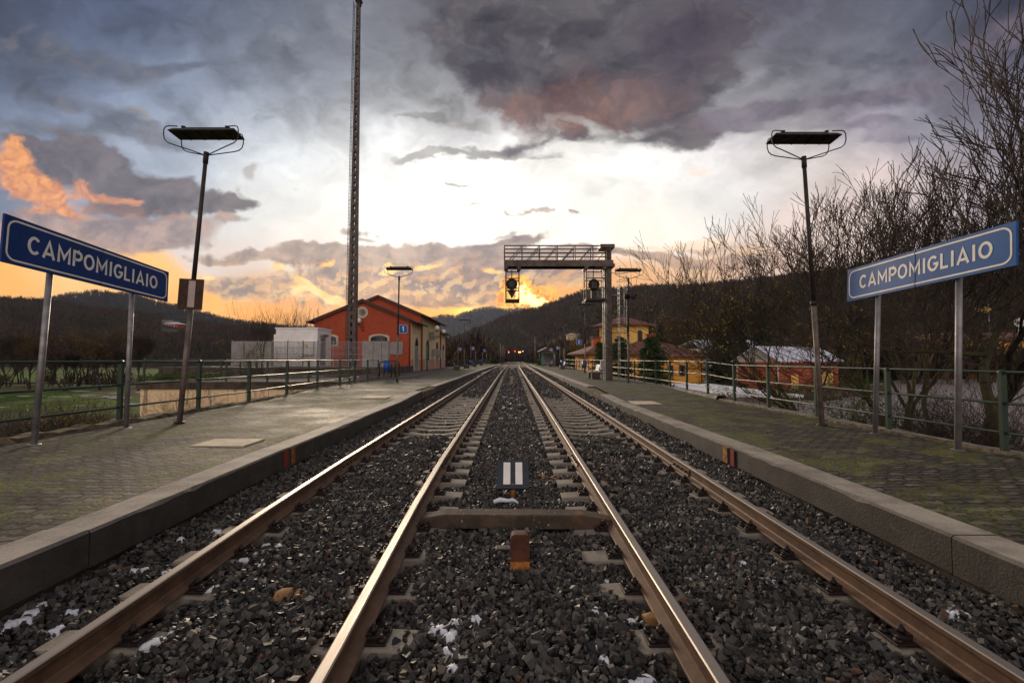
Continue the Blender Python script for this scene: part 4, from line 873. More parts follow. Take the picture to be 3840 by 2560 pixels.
# beige retaining wall, terrace and the yard above it
b = MB(); b.box(-18.3, -8.2, 22.5, 34.7, -4, .13, 0); tag(b.build('retaining_wall', ['beige'], loc=(0,0,0)), 'beige stained concrete retaining wall below the station yard', 'retaining wall')
b = MB(); b.box(-18.45, -8.15, 22.40, 34.75, .133, .50, 0, b=.03); tag(b.build('wall_coping', ['darkconc']), 'dark damp coping course on top of the beige retaining wall', 'coping')
b = MB(); b.box(-27, -9.42, 34.8, 43.6, -4, 1.0, 0, b=.02); tag(b.build('yard_wall', ['darkconc']), 'dark stained concrete base of the fenced station yard', 'retaining wall')
pt = [(-18.25+2.04*k, 22.62, .50) for k in range(6)]; railing(pt, [1.60]*6, 'green railing across the top of the beige retaining wall')
pt = [(-18.25, 24.6+2.0*k, .50) for k in range(5)]; railing(pt, [1.60]*5, 'green railing running back along the end of the beige wall')
# yard fence: mesh and solid panels
rt = empty('yard_fence', (0,0,1.0), 'grey mesh and panel fence round the white cabin yard', 'fence')
def fx(px): return (px-1176)/FP*35
b = MB()
for x0, x1 in ((fx(626), fx(832)),):
    for x in np.arange(x0, x1, .10): b.box(x-.009, x+.009, 34.99, 35.01, 0, 1.98)
    for z in (.05, .5, 1.0, 1.5, 1.95): b.box(x0, x1, 34.975, 34.99, z-.014, z+.014)
b.build('mesh_panel', ['galv'], rt)
for a, c in ((532, 560), (562, 590), (592, 624)):
    b = MB().box(fx(a), fx(c), 34.96, 35.02, .05, 2.0)
    for z in np.arange(.2, 2, .2): b.box(fx(a), fx(c), 34.945, 34.96, z-.015, z+.015)
    b.build('solid_panel', ['greypanel'], rt)
for a, c in ((833, 857), (858, 876), (877, 892)):
    b = MB().box(fx(a), fx(c), 34.96, 35.02, .02, 2.0)
    for z in np.arange(.2, 2, .2): b.box(fx(a)+.02, fx(c)-.02, 34.945, 34.96, z-.02, z+.02)
    b.build('solid_panel', ['greypanel'], rt)
for a in (532, 561, 591, 625, 660, 695, 729, 765, 800, 832, 857.5, 876.5, 892): MB().box(fx(a)-.03, fx(a)+.03, 35.03, 35.09, -.01, 2.06).build('post', ['galv'], rt)
# white equipment cabin
rt = empty('equipment_cabin', (-15.4, 36.0, 1.0), 'white metal equipment cabin behind the mesh fence', 'cabin')
b = MB(); b.box(-3.3, 0, 0, 2.7, .05, 3.02)
for x in np.arange(-3.1, -.1, .22): b.box(x, x+.04, -.012, 0, .15, 2.9)
b.build('body', ['cwhite'], rt); MB().box(-3.36, .06, -.06, 2.76, 3.02, 3.12, b=.03).build('roof', ['cwhite'], rt)
b = MB().box(0, .03, .55, 1.5, .12, 2.3); b.box(.03, .045, .62, 1.43, 1.2, 2.2); d = b.build('door', ['greypanel'], rt); MB().box(.045, .09, .66, .70, 1.0, 1.25).build('handle', ['black'], d)
MB().box(0, .25, .5, 1.55, 2.45, 2.62).build('canopy', ['galv'], rt)
b = MB().box(-1.15, -.2, -.42, 0, .95, 2.05, b=.03); a_ = b.build('air_conditioner', ['cwhite'], rt); MB().box(-1.0, -.55, -.428, -.421, 1.62, 1.78).build('warning_label', ['yellowm'], a_)
MB().box(-3.62, -3.3, .3, 2.5, .05, 2.6).build('side_locker', ['cwhite'], rt)
for x, y in ((-3.3, 0), (-.05, 0), (0, 2.65)): MB().tube([(x, y, 3.1), (x, y, 3.16), (x+.05, y, 3.2), (x+.1, y, 3.16), (x+.1, y, 3.1)], .015, 6).build('lifting_ring', ['galv'], rt)
# lattice radio mast
mb_ = at(808, 843.7, 38); tp = at(823.5, 6, 38.0)
rt = empty('radio_mast', (mb_.x, 38, 1.0), 'very tall tapering steel mast with a ladder, behind the brick station', 'mast')
H = tp.z-1.0; lean = (tp.x-mb_.x)
def mw(t): return .37*(1-t)+.155*t
def mx(t): return lean*t
b = MB(); N_ = 26
for s in (-1, 1):
    for i in range(N_):
        t0, t1 = i/N_, (i+1)/N_; P = []
        for t in (t0, t1):
            x1 = mx(t)+s*mw(t); x0 = mx(t)+s*mw(t)*.30; d = mw(t)*.75
            P += [(min(x0,x1), -d, t*H), (max(x0,x1), -d, t*H), (max(x0,x1), d, t*H), (min(x0,x1), d, t*H)]
        b.add(P, [(0,1,5,4),(1,2,6,5),(2,3,7,6),(3,0,4,7)]+([(3,2,1,0)] if i == 0 else [])+([(4,5,6,7)] if i == N_-1 else []))
b.build('channel', ['mast'], rt)
b = MB(); z = .35
while z < H-.3:
    t = z/H; w = mw(t)*.34; d = mw(t)*.73; b.box(mx(t)-w, mx(t)+w, -d, d, z, z+.30); z += .66
b.build('batten', ['mast'], rt)
b = MB().box(lean-.24, lean+.30, -.2, .2, H, H+.18); b.tube([(lean-.1,0,H+.18),(lean-.1,0,H+1.6)], .04, 8); b.tube([(lean+.2,0,H-.4),(lean+.2,0,H+.9)], .06, 8); b.build('head', ['darksteel'], rt)
b = MB()
for i in range(14):
    t0, t1 = i/14, (i+1)/14
    for y in (-.16, .16): b.bar((mx(t0)-mw(t0)-.16-.06*t0, y, .3+t0*(H-.3)), (mx(t1)-mw(t1)-.16-.06*t1, y, .3+t1*(H-.3)), .035, .035)
z = .5
while z < H: t = z/H; x = mx(t)-mw(t)-.16-.06*t; b.bar((x, -.16, z), (x, .16, z), .02, .02); z += .30
b.build('ladder', ['darksteel'], rt)
b = MB(); z = 1.5
while z < H: t = z/H; b.bar((mx(t)-mw(t)-.19, 0, z), (mx(t)-mw(t)*.8, 0, z), .05, .03); z += 2.1
b.build('ladder_bracket', ['darksteel'], rt)
# ---------------------------------------------------------------- platform lamps
def lamp_parts(rt, top, rot=0.0):
    base = Vector((0,0,0)); t = Vector(top); d = (t-base).normalized()
    MB().tube([base-d*.05, t*.45], .052, 14).build('pole', ['rustpole'], rt)
    MB().tube([t*.45, t], [.045, .038], 14).build('upper_pole', ['darksteel'], rt)
    b = MB().tube([t*.45-d*.05, t*.45+d*.05], .062, 14); b.tube([t-d*.22, t+d*.02], .050, 12); b.tube([base, d*.03], .10, 12); b.build('collar', ['darksteel'], rt)
    for s in (-1, 1):
        for q, k in ((-1, 1.0), (1, .86)):
            P = [(0, 0, -.05), (.50*s, .13*q, .09), (.66*s*k+.02*s, .17*q, .14), (.745*s*k, .18*q, .20), (.765*s*k+.01*s, .18*q, .30), (.77*s*k, .18*q, .42), (.745*s*k, .17*q, .485), (.68*s*k, .16*q, .505), (.52*s, .14*q, .505)]
            MB().tube([t+Vector(p) for p in P], .011, 6).build('bracket', ['darksteel'], rt)
    b = MB(); c = t+Vector((0, 0, .42)); M = Matrix.Translation(c) @ Matrix.Rotation(math.radians(-5), 4, 'X')
    for x0, x1, h0, h1 in ((-.70, .70, .19, .12),): b.add([M @ Vector(v) for v in [(x0,-h0,-.03),(x1,-h0,-.03),(x1,h0,-.03),(x0,h0,-.03),(x0+.06,-h1,.05),(x1-.06,-h1,.05),(x1-.06,h1,.05),(x0+.06,h1,.05)]], [(3,2,1,0),(4,5,6,7),(0,1,5,4),(1,2,6,5),(2,3,7,6),(3,0,4,7)])
    b.box(-.50, .50, -.07, .07, .05, .10, M=M); b.build('fixture', ['darksteel'], rt)
    for x in (-.45, -.15, .15, .45): MB().box(x-.012, x+.012, -.185, .185, -.045, -.030, M=M).build('diffuser_clip', ['black'], rt)
    for x in (-.46, .46): MB().box(x-.035, x+.035, -.09, .09, .10, .125, M=M).build('clamp', ['black'], rt)
def lamp_at(bx, by, zbase, tx, ty, X, label, grp):
    a = onX(bx, by, X); k = (zbase-CZ)/(a.z-CZ); Y = a.y*k; loc = Vector(((bx-1176)/FP*Y, 0, zbase)); r = ray(bx, by); loc = Vector((r.x/r.y*Y, Y, zbase))
    t = at(tx, ty, Y)
    rt = empty('platform_lamp', loc, label, 'lamp', grp); lamp_parts(rt, t-loc); return rt
GLL, GLR = 'lamps along the left platform', 'lamps along the right platform'
la = lamp_at(412, 971, float(pzl(9.5))+.05, 474, 352, -7.0, 'nearest lamp on the left platform, with a brown square board on its leaning pole', GLL)
ra = lamp_at(1888, 977, float(pzr(9.3))+.02, 1846, 362, 6.37, 'nearest lamp on the right platform, leaning left before the bare trees', GLR)
proto = empty('platform_lamp', (-6.15, 24.4, .44), 'second lamp on the left platform, with the blue number 1 sign', 'lamp', GLL); lamp_parts(proto, (.06, 0, 5.62))
NTH = ['third', 'fourth', 'fifth', 'sixth', 'seventh', 'eighth']
for i, (x, y) in enumerate(((-5.95, 56.5), (-5.67, 71), (-5.5, 85), (-5.6, 101), (-5.4, 115))):
    o = dup(proto); o.location = (x, y, float(pzl(y))+.03); tag(o, '%s lamp from the camera on the left platform, beyond the station' % NTH[i])
for i, (x, y) in enumerate(((6.22, 24.4), (6.40, 40), (6.26, 55), (6.40, 70.5), (6.42, 85), (6.6, 99), (6.7, 112))):
    o = dup(proto); o.location = (x, y, float(pzr(y))+.02); o.rotation_euler.z = .05
    tag(o, ['lamp with loudspeakers on its pole, beside the signal gantry', 'lamp carrying the blue number 2 sign on the right platform'][i] if i < 2 else '%s lamp from the camera on the right platform' % NTH[i-1], group=GLR)
# board with a white bar on the nearest left lamp
def board(rt_name, c, w, h, mat, label, cat, draw=None, nrm=Vector((0,-1,0)), grp=None):
    rt = empty(rt_name, c, label, cat, grp); b = MB().box(-w/2, w/2, 0, .012, -h/2, h/2); b.build('panel', [mat], rt)
    A = lambda x, y, z: Vector((x-w/2, -z, y-h/2)); 
    if draw: draw(rt, A, w, h)
    MB().box(-.03, .03, .012, .10, -h*.3, h*.3).build('bracket', ['galv'], rt); return rt
def d_bar(rt, A, w, h): b = MB(); b.quad(A(w*.40, h*.08, .003), A(w*.68, h*.08, .003), A(w*.68, h*.94, .003), A(w*.40, h*.94, .003)); b.build('white_bar', ['pinkwhite'], rt)
c = at(437.5, 675.5, 9.15); board('stop_board', c, .50, .62, 'brownboard', 'rusty brown square board with one white bar on the near left lamp pole', 'sign', d_bar).rotation_euler.y = math.radians(3)
def d_num(n):
    def f(rt, A, w, h):
        b = MB(); ribbon(b, rrect(w*.04, w*.96, h*.04, h*.96, .03, 3), .012, True, A, .002); b.build('border', ['white'], rt)
        b = MB(); text_ribbons(b, n, A, w*.34 if n == '2' else w*.38, h*.24, h*.54, sw=.19); b.build('numeral', ['white'], rt)
    return f
def d_chair(rt, A, w, h):
    b = MB(); ribbon(b, rrect(w*.05, w*.95, h*.05, h*.95, .03, 3), .014, True, A, .002); b.build('border', ['white'], rt)
    b = MB(); ribbon(b, arc(w*.46, h*.34, w*.19, h*.19, 100, 380, 14), .035, False, A, .003); ribbon(b, [(w*.40,h*.74),(w*.42,h*.46),(w*.62,h*.44),(w*.72,h*.22),(w*.80,h*.24)], .045, False, A, .0036); ribbon(b, arc(w*.40, h*.82, w*.04, h*.04, 0, 360, 8), .05, True, A, .003); b.build('pictogram', ['white'], rt)
def d_walk(rt, A, w, h):
    b = MB(); ribbon(b, rrect(w*.05, w*.95, h*.05, h*.95, .03, 3), .014, True, A, .002); b.build('border', ['white'], rt)
    b = MB(); ribbon(b, [(w*.48,h*.76),(w*.50,h*.48),(w*.42,h*.24)], .05, False, A, .003); ribbon(b, [(w*.50,h*.48),(w*.62,h*.26)], .04, False, A, .0036); ribbon(b, [(w*.34,h*.58),(w*.64,h*.56)], .03, False, A, .0042); ribbon(b, arc(w*.48, h*.85, w*.04, h*.04, 0, 360, 8), .05, True, A, .003); ribbon(b, [(w*.16,h*.14),(w*.84,h*.20)], .03, False, A, .003); b.build('pictogram', ['white'], rt)
board('platform_number', at(926, 755.5, 24.3), .46, .46, 'bluelit', 'square blue sign with white number 1 beside the lamp before the station', 'sign', d_num('1'))
board('platform_number', at(1329.5, 785.5, 39.9), .47, .47, 'bluelit', 'square blue sign with white number 2 on the right platform', 'sign', d_num('2'))
board('platform_number', at(1112.7, 805, 84.8), .46, .46, 'bluelit', 'small distant blue number 1 sign on the far left platform', 'sign', d_num('1'))
board('platform_number', at(1244, 803.5, 84.8), .46, .46, 'bluelit', 'small distant blue number 2 sign behind the shelter roof', 'sign', d_num('2'))
for (px, py, Y, dr, lb, pole, basey) in ((1056.8, 801.5, 69, d_chair, 'blue wheelchair sign left of the station end', 1051.9, .42), (1086.5, 799.5, 74, d_walk, 'blue passenger crossing sign on the far left platform', 1081.5, .44),
                                  (1266, 802.5, 70, d_chair, 'blue wheelchair sign above the shelter roof', None, 0), (1280.6, 799, 73, d_walk, 'blue passenger crossing sign right of the green shelter', 1286, .47)):
    c = at(px, py, Y); rt = board('pictogram_sign', c, .47, .47, 'bluelit', lb, 'sign', dr)
    if pole: q = at(pole, py, Y); MB().tube([(q.x-c.x, .06, basey-c.z), (q.x-c.x, .06, .28)], .03, 8).build('post', ['galv'], rt)
# loudspeakers on the lamp by the gantry
def horn(name, c, d, label):
    rt = empty(name, c, label, 'loudspeaker', 'horn loudspeakers on the lamp pole'); d = Vector(d).normalized()
    MB().tube([d*.02, d*.12, d*.24, d*.30], [.04, .06, .13, .16], 14, cap=False).build('horn', ['darksteel'], rt); MB().tube([-d*.12, d*.03], .06, 10).build('driver', ['black'], rt)
q = at(1443, 684, 24.4); horn('loudspeaker', (6.22-.02, 24.2, q.z), (-.4, -1, -.1), 'grey horn loudspeaker facing left on the lamp beside the gantry'); horn('loudspeaker', (6.22+.14, 24.3, q.z+.05), (.9, -.6, -.1), 'grey horn loudspeaker facing right on the lamp beside the gantry')
# ---------------------------------------------------------------- signal gantry
YG = 27.0; pc = at(1399, 873.8, YG); gx_ = pc.x
rt = empty('signal_gantry', (gx_, YG, .34), 'brown steel signal gantry reaching left over the right track', 'gantry')
def gp(px, py): q = at(px, py, YG); return (q.x-gx_, q.z-.34)
topz = gp(1400, 567)[1]; bz0 = gp(1280, 615)[1]; bz1 = gp(1280, 601)[1]; xl = gp(1158, 600)[0]
b = MB()
for s in (-1, 1): b.box(-.155, .155, s*.20-.02, s*.20+.02, 0, topz-.02)
b.box(-.02, .02, -.18, .18, 0, topz-.05); b.box(-.26, .26, -.28, .28, -.02, .03)
b.build('column', ['gantry'], rt)
b = MB()
for x in (-.34, -.235): b.box(x-.026, x+.026, -.16, -.08, .02, bz0)
for z in np.arange(.6, bz0, 1.4): b.box(-.36, -.14, -.15, -.10, z, z+.06)
b.build('cable_duct', ['galv'], rt)
b = MB()
for y in (-.42, .42): b.box(xl, .22, y-.05, y+.05, bz0, bz1)
for x in np.arange(xl+.2, .1, .62): b.box(x-.04, x+.04, -.37, .37, bz0+.08, bz0+.16)
b.build('girder', ['gantry'], rt)
b = MB().box(xl, -.2, -.36, .36, bz1+.002, bz1+.03); b.build('walkway', ['darksteel'], rt)
b = MB(); n = 6; xr = .05
for y in (-.42, .42):
    b.bar((xl, y, topz-.03), (xr, y, topz-.03), .06, .06); b.bar((xl, y, bz1+(topz-bz1)*.72), (xr, y, bz1+(topz-bz1)*.72), .045, .045); b.bar((xl, y, bz1+(topz-bz1)*.45), (xr, y, bz1+(topz-bz1)*.45), .035, .035); b.bar((xl, y, bz1+(topz-bz1)*.2), (xr, y, bz1+(topz-bz1)*.2), .03, .03)
    for i in range(n+1):
        x = xl+.02+(xr-xl-.02)*i/n; b.bar((x, y, bz1), (x, y, topz-.05), .06, .06)
        if i < n: b.bar((x+.28, y+.03, bz1), (x+(xr-xl)/n-.05, y+.03, topz-.08), .045, .045)
b.build('truss_railing', ['gantry'], rt)
b = MB().box(-.55, .30, -.5, .5, topz-.16, topz+.05); b.box(-.85, .30, -.5, .5, bz0-.02, bz0+.16); b.build('joint_plate', ['gantry'], rt)
def cage(name, x0, x1, z0, z1, zc, label, tri):
    g = empty(name, (gx_, YG, .34), label, 'signal', 'signals hung from the gantry'); y0, y1 = -.45, .42; b = MB()
    for x in (x0, x1):
        for y in (y0, y1): b.bar((x, y, z0), (x, y, z1), .06, .06)
    for z in (z0, z0+(z1-z0)*.36, z0+(z1-z0)*.68, z1-.03):
        for y in (y0, y1): b.bar((x0, y, z), (x1, y, z), .05, .05)
        for x in (x0, x1): b.bar((x, y0, z), (x, y1, z), .05, .05)
    b.build('cage', ['darksteel'], g); b = MB()
    for x in np.arange(x0+.06, x1, .07): b.box(x-.004, x+.004, y1-.02, y1-.01, z0, z1)
    for z in np.arange(z0+.06, z1, .07): b.box(x0, x1, y1-.035, y1-.027, z-.004, z+.004)
    b.build('wire_mesh', ['darksteel'], g); MB().box(x0-.03, x1+.03, y0-.03, y1+.03, z0-.10, z0-.03).build('floor', ['darksteel'], g)
    xc = (x0+x1)/2-.04; b = MB().tube([(xc, -.12, zc), (xc, -.04, zc)], .335, 32); b.box(xc-.15, xc+.15, -.24, -.12, zc-.2, zc+.16); b.box(xc-.03, xc+.03, -.27, -.24, zc-.06, zc); b.build('signal_head', ['darksteel'], g)
    b = MB(); b.box(xc-.03, xc+.03, .1, .15, zc, z1); b.build('hanger', ['darksteel'], g)
    if tri: b = MB(); b.prism([(xc-.26, .05, zc-.36), (xc+.26, .05, zc-.36), (xc, .05, zc-.85)][::-1], (0,.05,0)); b.box(xc-.10, xc+.10, -.1, .05, zc-.40, zc-.28); b.build('arrow_plate', ['darksteel'], g)
    else: b = MB(); b.box(xc-.15, xc+.15, -.1, .12, z0+.02, zc-.34); b.build('relay_box', ['darksteel'], g)
    b = MB().box(x0-.10, x0+.12, y0-.05, y1+.05, z1, bz0-.003); b.box(x1-.12, x1+.10, y0-.05, y1+.05, z1, bz0-.003); b.build('clamp', ['gantry'], g)
    if tri: MB().tube([((x0+x1)/2-.05, 0, z0-.1), ((x0+x1)/2+.1, 0, z0-.22), ((x0+x1)/2+.18, 0, z0-.35)], .02, 6).build('cable_end', ['black'], g)
    return g
x0 = gp(1162, 650)[0]; x1 = gp(1192, 650)[0]; cage('gantry_signal', x0, x1, gp(1177, 690)[1], gp(1177, 620)[1], gp(1177, 653)[1], 'caged round signal with an arrow plate hanging at the free end of the gantry', True)
x0 = gp(1344, 650)[0]; x1 = gp(1386, 650)[0]; cage('gantry_signal', x0, x1, gp(1360, 688)[1], gp(1360, 620)[1], gp(1357, 654)[1], 'caged round signal hanging close to the gantry column', False)
b = MB()
for y in (-.2, .2): b.bar((.62, y, .25), (.62, y, bz0+.1), .03, .03)
for z in np.arange(.4, bz0+.1, .3): b.bar((.62, -.2, z), (.62, .2, z), .022, .022)
for z in np.arange(1.2, bz1, 1.3): b.bar((.2, 0, z), (.62, 0, z), .03, .03)
b.build('ladder', ['galv'], rt)
b = MB()
for z in np.arange(2.3, bz0+.05, .52):
    P = [(.62+.34*math.sin(PI*i/10)*1.6, -.36*math.cos(PI*i/10), z) for i in range(11)]; P = [(.56, -.25, z)]+P+[(.56, .25, z)]; b.tube(P, .016, 5)
for a in (.25, .5, .75): b.bar((.62+.34*math.sin(PI*a)*1.6, -.36*math.cos(PI*a), 2.3), (.62+.34*math.sin(PI*a)*1.6, -.36*math.cos(PI*a), bz0), .02, .02)
b.build('safety_hoops', ['galv'], rt)
q = at(1341, 691.5, YG-.4); rt2 = empty('floodlight', q, 'small lamp hung under the inner gantry signal', 'lamp'); MB().box(-.10, .06, -.08, .08, -.14, 0, b=.02).build('head', ['stone'], rt2); MB().tube([(.0,0,0),(.0,.1,.12),(.35,.2,.12)], .015, 6).build('arm', ['darksteel'], rt2)
q = at(1384, 850.5, 28.6); rt2 = empty('equipment_box', (q.x, 28.6, .34), 'pale cabinet standing between the bench and the gantry column', 'cabinet'); MB().box(-.12, .12, -.15, .15, .60, 1.2, b=.02).build('body', ['greypanel'], rt2); MB().box(-.03, .03, -.03, .03, -.02, .55).build('stand', ['galv'], rt2)
# ---------------------------------------------------------------- benches, bins
def bench(x, y, z, rz, label):
    rt = empty('bench', (x, y, z), label, 'bench', 'concrete and blue metal benches', rz)
    for s in (-1, 1): MB().box(-.22, .28, s*.62-.24, s*.62+.24, -.02, .40, b=.02).build('end_block', ['benchconc'], rt)
    MB().box(-.26, .26, -.62, .62, .402, .44, b=.01).build('seat', ['benchblue'], rt)
    M = Matrix.Translation((.26, 0, .46)) @ Matrix.Rotation(math.radians(12), 4, 'Y'); b = MB()
    for k in range(3): b.box(-.02, .01, -.6, .6, .05+.14*k, .17+.14*k, M=M)
    b.build('backrest', ['benchblue'], rt)
    for s in (-.45, .45): MB().bar((.24, s, .42), (.36, s, .92), .04, .02).build('support', ['galv'], rt)
    return rt
for i, (x, y, lb) in enumerate(((5.25, 29.5, 'bench beside the gantry column'), (5.85, 53.5, 'bench between the gantry and the green shelter'), (6.0, 71.8, 'bench inside the green shelter'))): bench(x, y, float(pzr(y))+.01, 0, 'dark concrete %s on the right platform with blue metal seat' % lb if i == 0 else 'blue-backed %s on the right platform' % lb)
for i, (x, y, lb) in enumerate(((-6.1, 50.5, 'nearest bench past the station on the left platform'), (-6.0, 61, 'second bench past the station on the left platform'), (-6.0, 73, 'third bench past the station on the left platform'), (-5.9, 88, 'farthest bench on the left platform'))): bench(x, y, float(pzl(y))+.03, PI, lb)
def bin_(x, y, z, label, post=True):
    rt = empty('litter_bin', (x, y, z), label, 'litter bin', 'blue litter bins'); b = MB().tube([(0,0,.48),(0,0,1.08)], [.17,.21], 14); b.build('body', ['bluebin'], rt); MB().tube([(0,0,1.08),(0,0,1.11)], .225, 14).build('rim', ['bluebin'], rt)
    MB().tube([(0,.2,0),(0,.2,1.1)], .025, 8).build('post', ['galv'], rt)
bin_((889-1176)/FP*26.4, 26.4, .42, 'blue litter bin at the end of the left railing'); bin_((1343.5-1176)/FP*40.3, 40.6, .36, 'blue litter bin beside the number 2 lamp'); bin_((1292.5-1176)/FP*55, 55.2, .44, 'blue litter bin by the middle right bench'); bin_(-5.6, 62.5, .4, 'blue litter bin by the second bench past the station')
bin_(-5.9, 86.3, .45, 'small far blue litter bin on the left platform')
rt = empty('bicycle_barrier', (-8.05, 29.3, .44), 'dark bent tube barrier at the corner of the station', 'barrier')
for y, h in ((0, 1.0), (1.0, 1.05), (2.0, 1.05)): MB().tube([(.3, y, 0), (.3, y, h-.12), (.22, y, h-.02), (.1, y, h), (-.25, y, h), (-.4, y, h-.02), (-.46, y, h-.12), (-.46, y, 0)], .04, 8).build('hoop', ['darksteel'], rt)
rt = empty('notice_totem', ((982.5-1176)/FP*46, 46, .44), 'tall narrow dark timetable totem in front of the station arches', 'notice board')
for x in (-.07, .07): MB().box(x-.03, x+.03, -.4, -.34, 0, 2.75).build('leg', ['black'], rt)
b = MB().box(-.07, .07, -.45, .45, 1.1, 2.7, b=.02); b.build('case', ['black'], rt); MB().box(-.05, .05, -.458, -.452, 1.25, 2.6).build('glass_panel', ['shelter'], rt)
# ---------------------------------------------------------------- green shelter
rt = empty('platform_shelter', (5.95, 75, .47), 'green waiting shelter with a pale sloping roof on the right platform', 'shelter')
for x in (-1.0, 1.0):
    for y in (-1.6, 0, 1.6): MB().box(x-.05, x+.05, y-.05, y+.05, 0, 2.3).build('post', ['shelter'], rt)
b = MB(); b.prism([(-1.5, -1.9, 2.35), (1.25, -1.9, 2.35), (1.25, -1.9, 2.42), (-.35, -1.9, 3.05), (-1.6, -1.9, 2.42)], (0, 3.8, 0)); b.build('roof', ['brownboard'], rt)
b = MB(); b.prism([(-1.66, -1.95, 2.44), (-.36, -1.95, 3.10), (-.36, -1.95, 3.14), (-1.70, -1.95, 2.48)], (0, 3.9, 0)); b.build('roof_snow', ['snow'], rt)
MB().box(-1.0, 1.0, -1.65, -1.6, 2.15, 2.3).build('beam', ['shelter'], rt); MB().box(.97, .99, -1.5, 1.5, .3, 2.1).build('back_glass', ['greypanel'], rt); MB().box(-.95, .95, 1.6, 1.62, .3, 2.1).build('side_glass', ['greypanel'], rt)
MB().box(-.6, .95, -1.63, -1.58, .9, 1.05).build('crossbar', ['bluebin'], rt)
# ---------------------------------------------------------------- far railings and line-side posts
pts = [(-9.6+(3.9)*k/18, 68+50*k/18, .46) for k in range(19)]; railing(pts, [1.5]*19, 'distant dark railing behind the far left platform')
for i, (px, ty, Y, side) in enumerate(((1149.5, 793, 135, 'left'), (1153, 800, 165, 'left'), (1155.5, 797, 150, 'left'), (1158.5, 803, 195, 'left'), (1229, 778, 128, 'right'))):
    q = at(px, 830, Y); t = at(px, ty, Y); o = MB().tube([(0,0,-1), (0,0,t.z-.2)], .09, 8); o.sphere((0,0,t.z-.1), .3)
    tag(o.build('line_post', ['rustpole'], loc=(q.x, Y, .3)), 'far thin post with a round head %s of the tracks, number %d outward' % (side, i+1) if False else ['nearest thin post with a round head left of the far tracks','fourth-distance thin post left of the far tracks','second thin post with a round head left of the far tracks','farthest thin post left of the far tracks','thin brown post right of the far tracks beyond the lamps'][i], 'post', 'thin posts beside the far tracks')
rt = empty('far_signal_gantry', (at(1176, 826, 250).x, 250, .4), 'distant thin signal gantry over the tracks with red lights', 'gantry')
b = MB(); zt = at(1176, 803, 250).z-.4
for px in (1167.5, 1184.7): x = at(px, 826, 250).x-rt.location.x; b.box(x-.08, x+.08, -.08, .08, -1, zt)
x0 = at(1167, 826, 250).x-rt.location.x; x1 = at(1185, 826, 250).x-rt.location.x; b.box(x0, x1, -.2, .2, zt-.15, zt+.15); b.build('frame', ['darksteel'], rt)
for px, py, Y, mt, r, lb in ((1168.6, 807.6, 248, 'redlight', .32, 'left red signal light glowing over the far tracks'), (1182.7, 806.8, 248, 'redlight', .32, 'right red signal light glowing over the far tracks'), (1191.8, 808.4, 246, 'amber', .36, 'left amber light beside the far tracks'), (1195, 808.4, 246, 'amber', .36, 'right amber light beside the far tracks'), (1201, 806.5, 246, 'whitelight', .3, 'small white light right of the amber pair'), (1168.6, 809.6, 247.5, 'whitelight', .2, 'tiny white light under the left red signal')):
    q = at(px, py, Y); b = MB().sphere((0,0,0), r, 12, 8); o = b.build('signal_light', [mt], loc=q); tag(o, lb, 'signal light', 'far signal lights')
b = MB(); z = at(1193, 808, 246); b.tube([(0,0,-.3), (0,0,-z.z-.1)], .12, 6); tag(b.build('signal_post', ['darksteel'], loc=(z.x, 246.4, z.z)), 'post under the far amber lights', 'post')
# utility pole behind the second bench and its wires
q = at(1318, 826, 66); o = MB().tube([(0,0,-3.4),(0,0,4.5)], [.16,.12], 10); tag(o.build('utility_pole', ['bark'], loc=(at(1299, 826, 66).x, 66, .6)), 'dark wooden utility pole behind the third right lamp', 'pole')

# ---------------------------------------------------------------- station building
SB = empty('station_building', (-9.8, 44, .44), 'orange-red brick station with cream side facade and two gables', 'station')
W_ = 9.3; ZE, ZA, ZE2, ZA2 = 4.88, 6.80, 5.92, 7.90      # eaves / apex, low and tall blocks (above the court)
def shell(y0, y1, ze, za, name, brk=True):
    b = MB(); t = .18                               # brick skin standing forward of the core
    b.prism([(-W_, y0, 0), (0, y0, 0), (0, y0, ze), (-W_/2, y0, za), (-W_, y0, ze)], (0, y1-y0, 0)); return b.build(name, ['brick'], SB)
shell(0, 5, ZE, ZA, 'low_wall'); shell(5.003, 18, ZE2, ZA2, 'tall_wall'); shell(18.003, 23, ZE, ZA, 'far_wall')
def roof(y0, y1, ze, za, sd=.75):
    s = (za-ze)/(W_/2); b = MB()
    for sg in (-1, 1):
        ex_ = W_/2+sd; P = [(-W_/2, y0-.25, za+.10), (-W_/2+sg*ex_, y0-.25, za+.10-s*ex_), (-W_/2+sg*ex_, y0-.25, za+.24-s*ex_), (-W_/2, y0-.25, za+.24)]
        b.prism(P if sg < 0 else P[::-1], (0, y1-y0+.5, 0))
    r = b.build('roof', ['rooftile_side'], SB)
    b = MB()
    for sg in (-1, 1): b.bar((-W_/2, y0-.27, za+.05), (-W_/2+sg*(W_/2+.06), y0-.27, za+.05-s*(W_/2+.06)), .10, .26)
    b.build('verge_board', ['wood'], r)
    b = MB(); x = sd-.05; z = ze+.05-s*sd
    for y in np.arange(y0+.1, y1, .55): b.bar((-.0, y, ze+.02), (x, y, z+.05), .08, .10)
    b.build('rafter', ['wood'], r); MB().tube([(sd+.03, y0-.2, z+.06), (sd+.03, y1+.2, z+.06)], .06, 8).build('gutter', ['wood'], r)
roof(0, 4.7, ZE, ZA); roof(5.0, 18.0, ZE2, ZA2, .85); roof(18.4, 23, ZE, ZA)
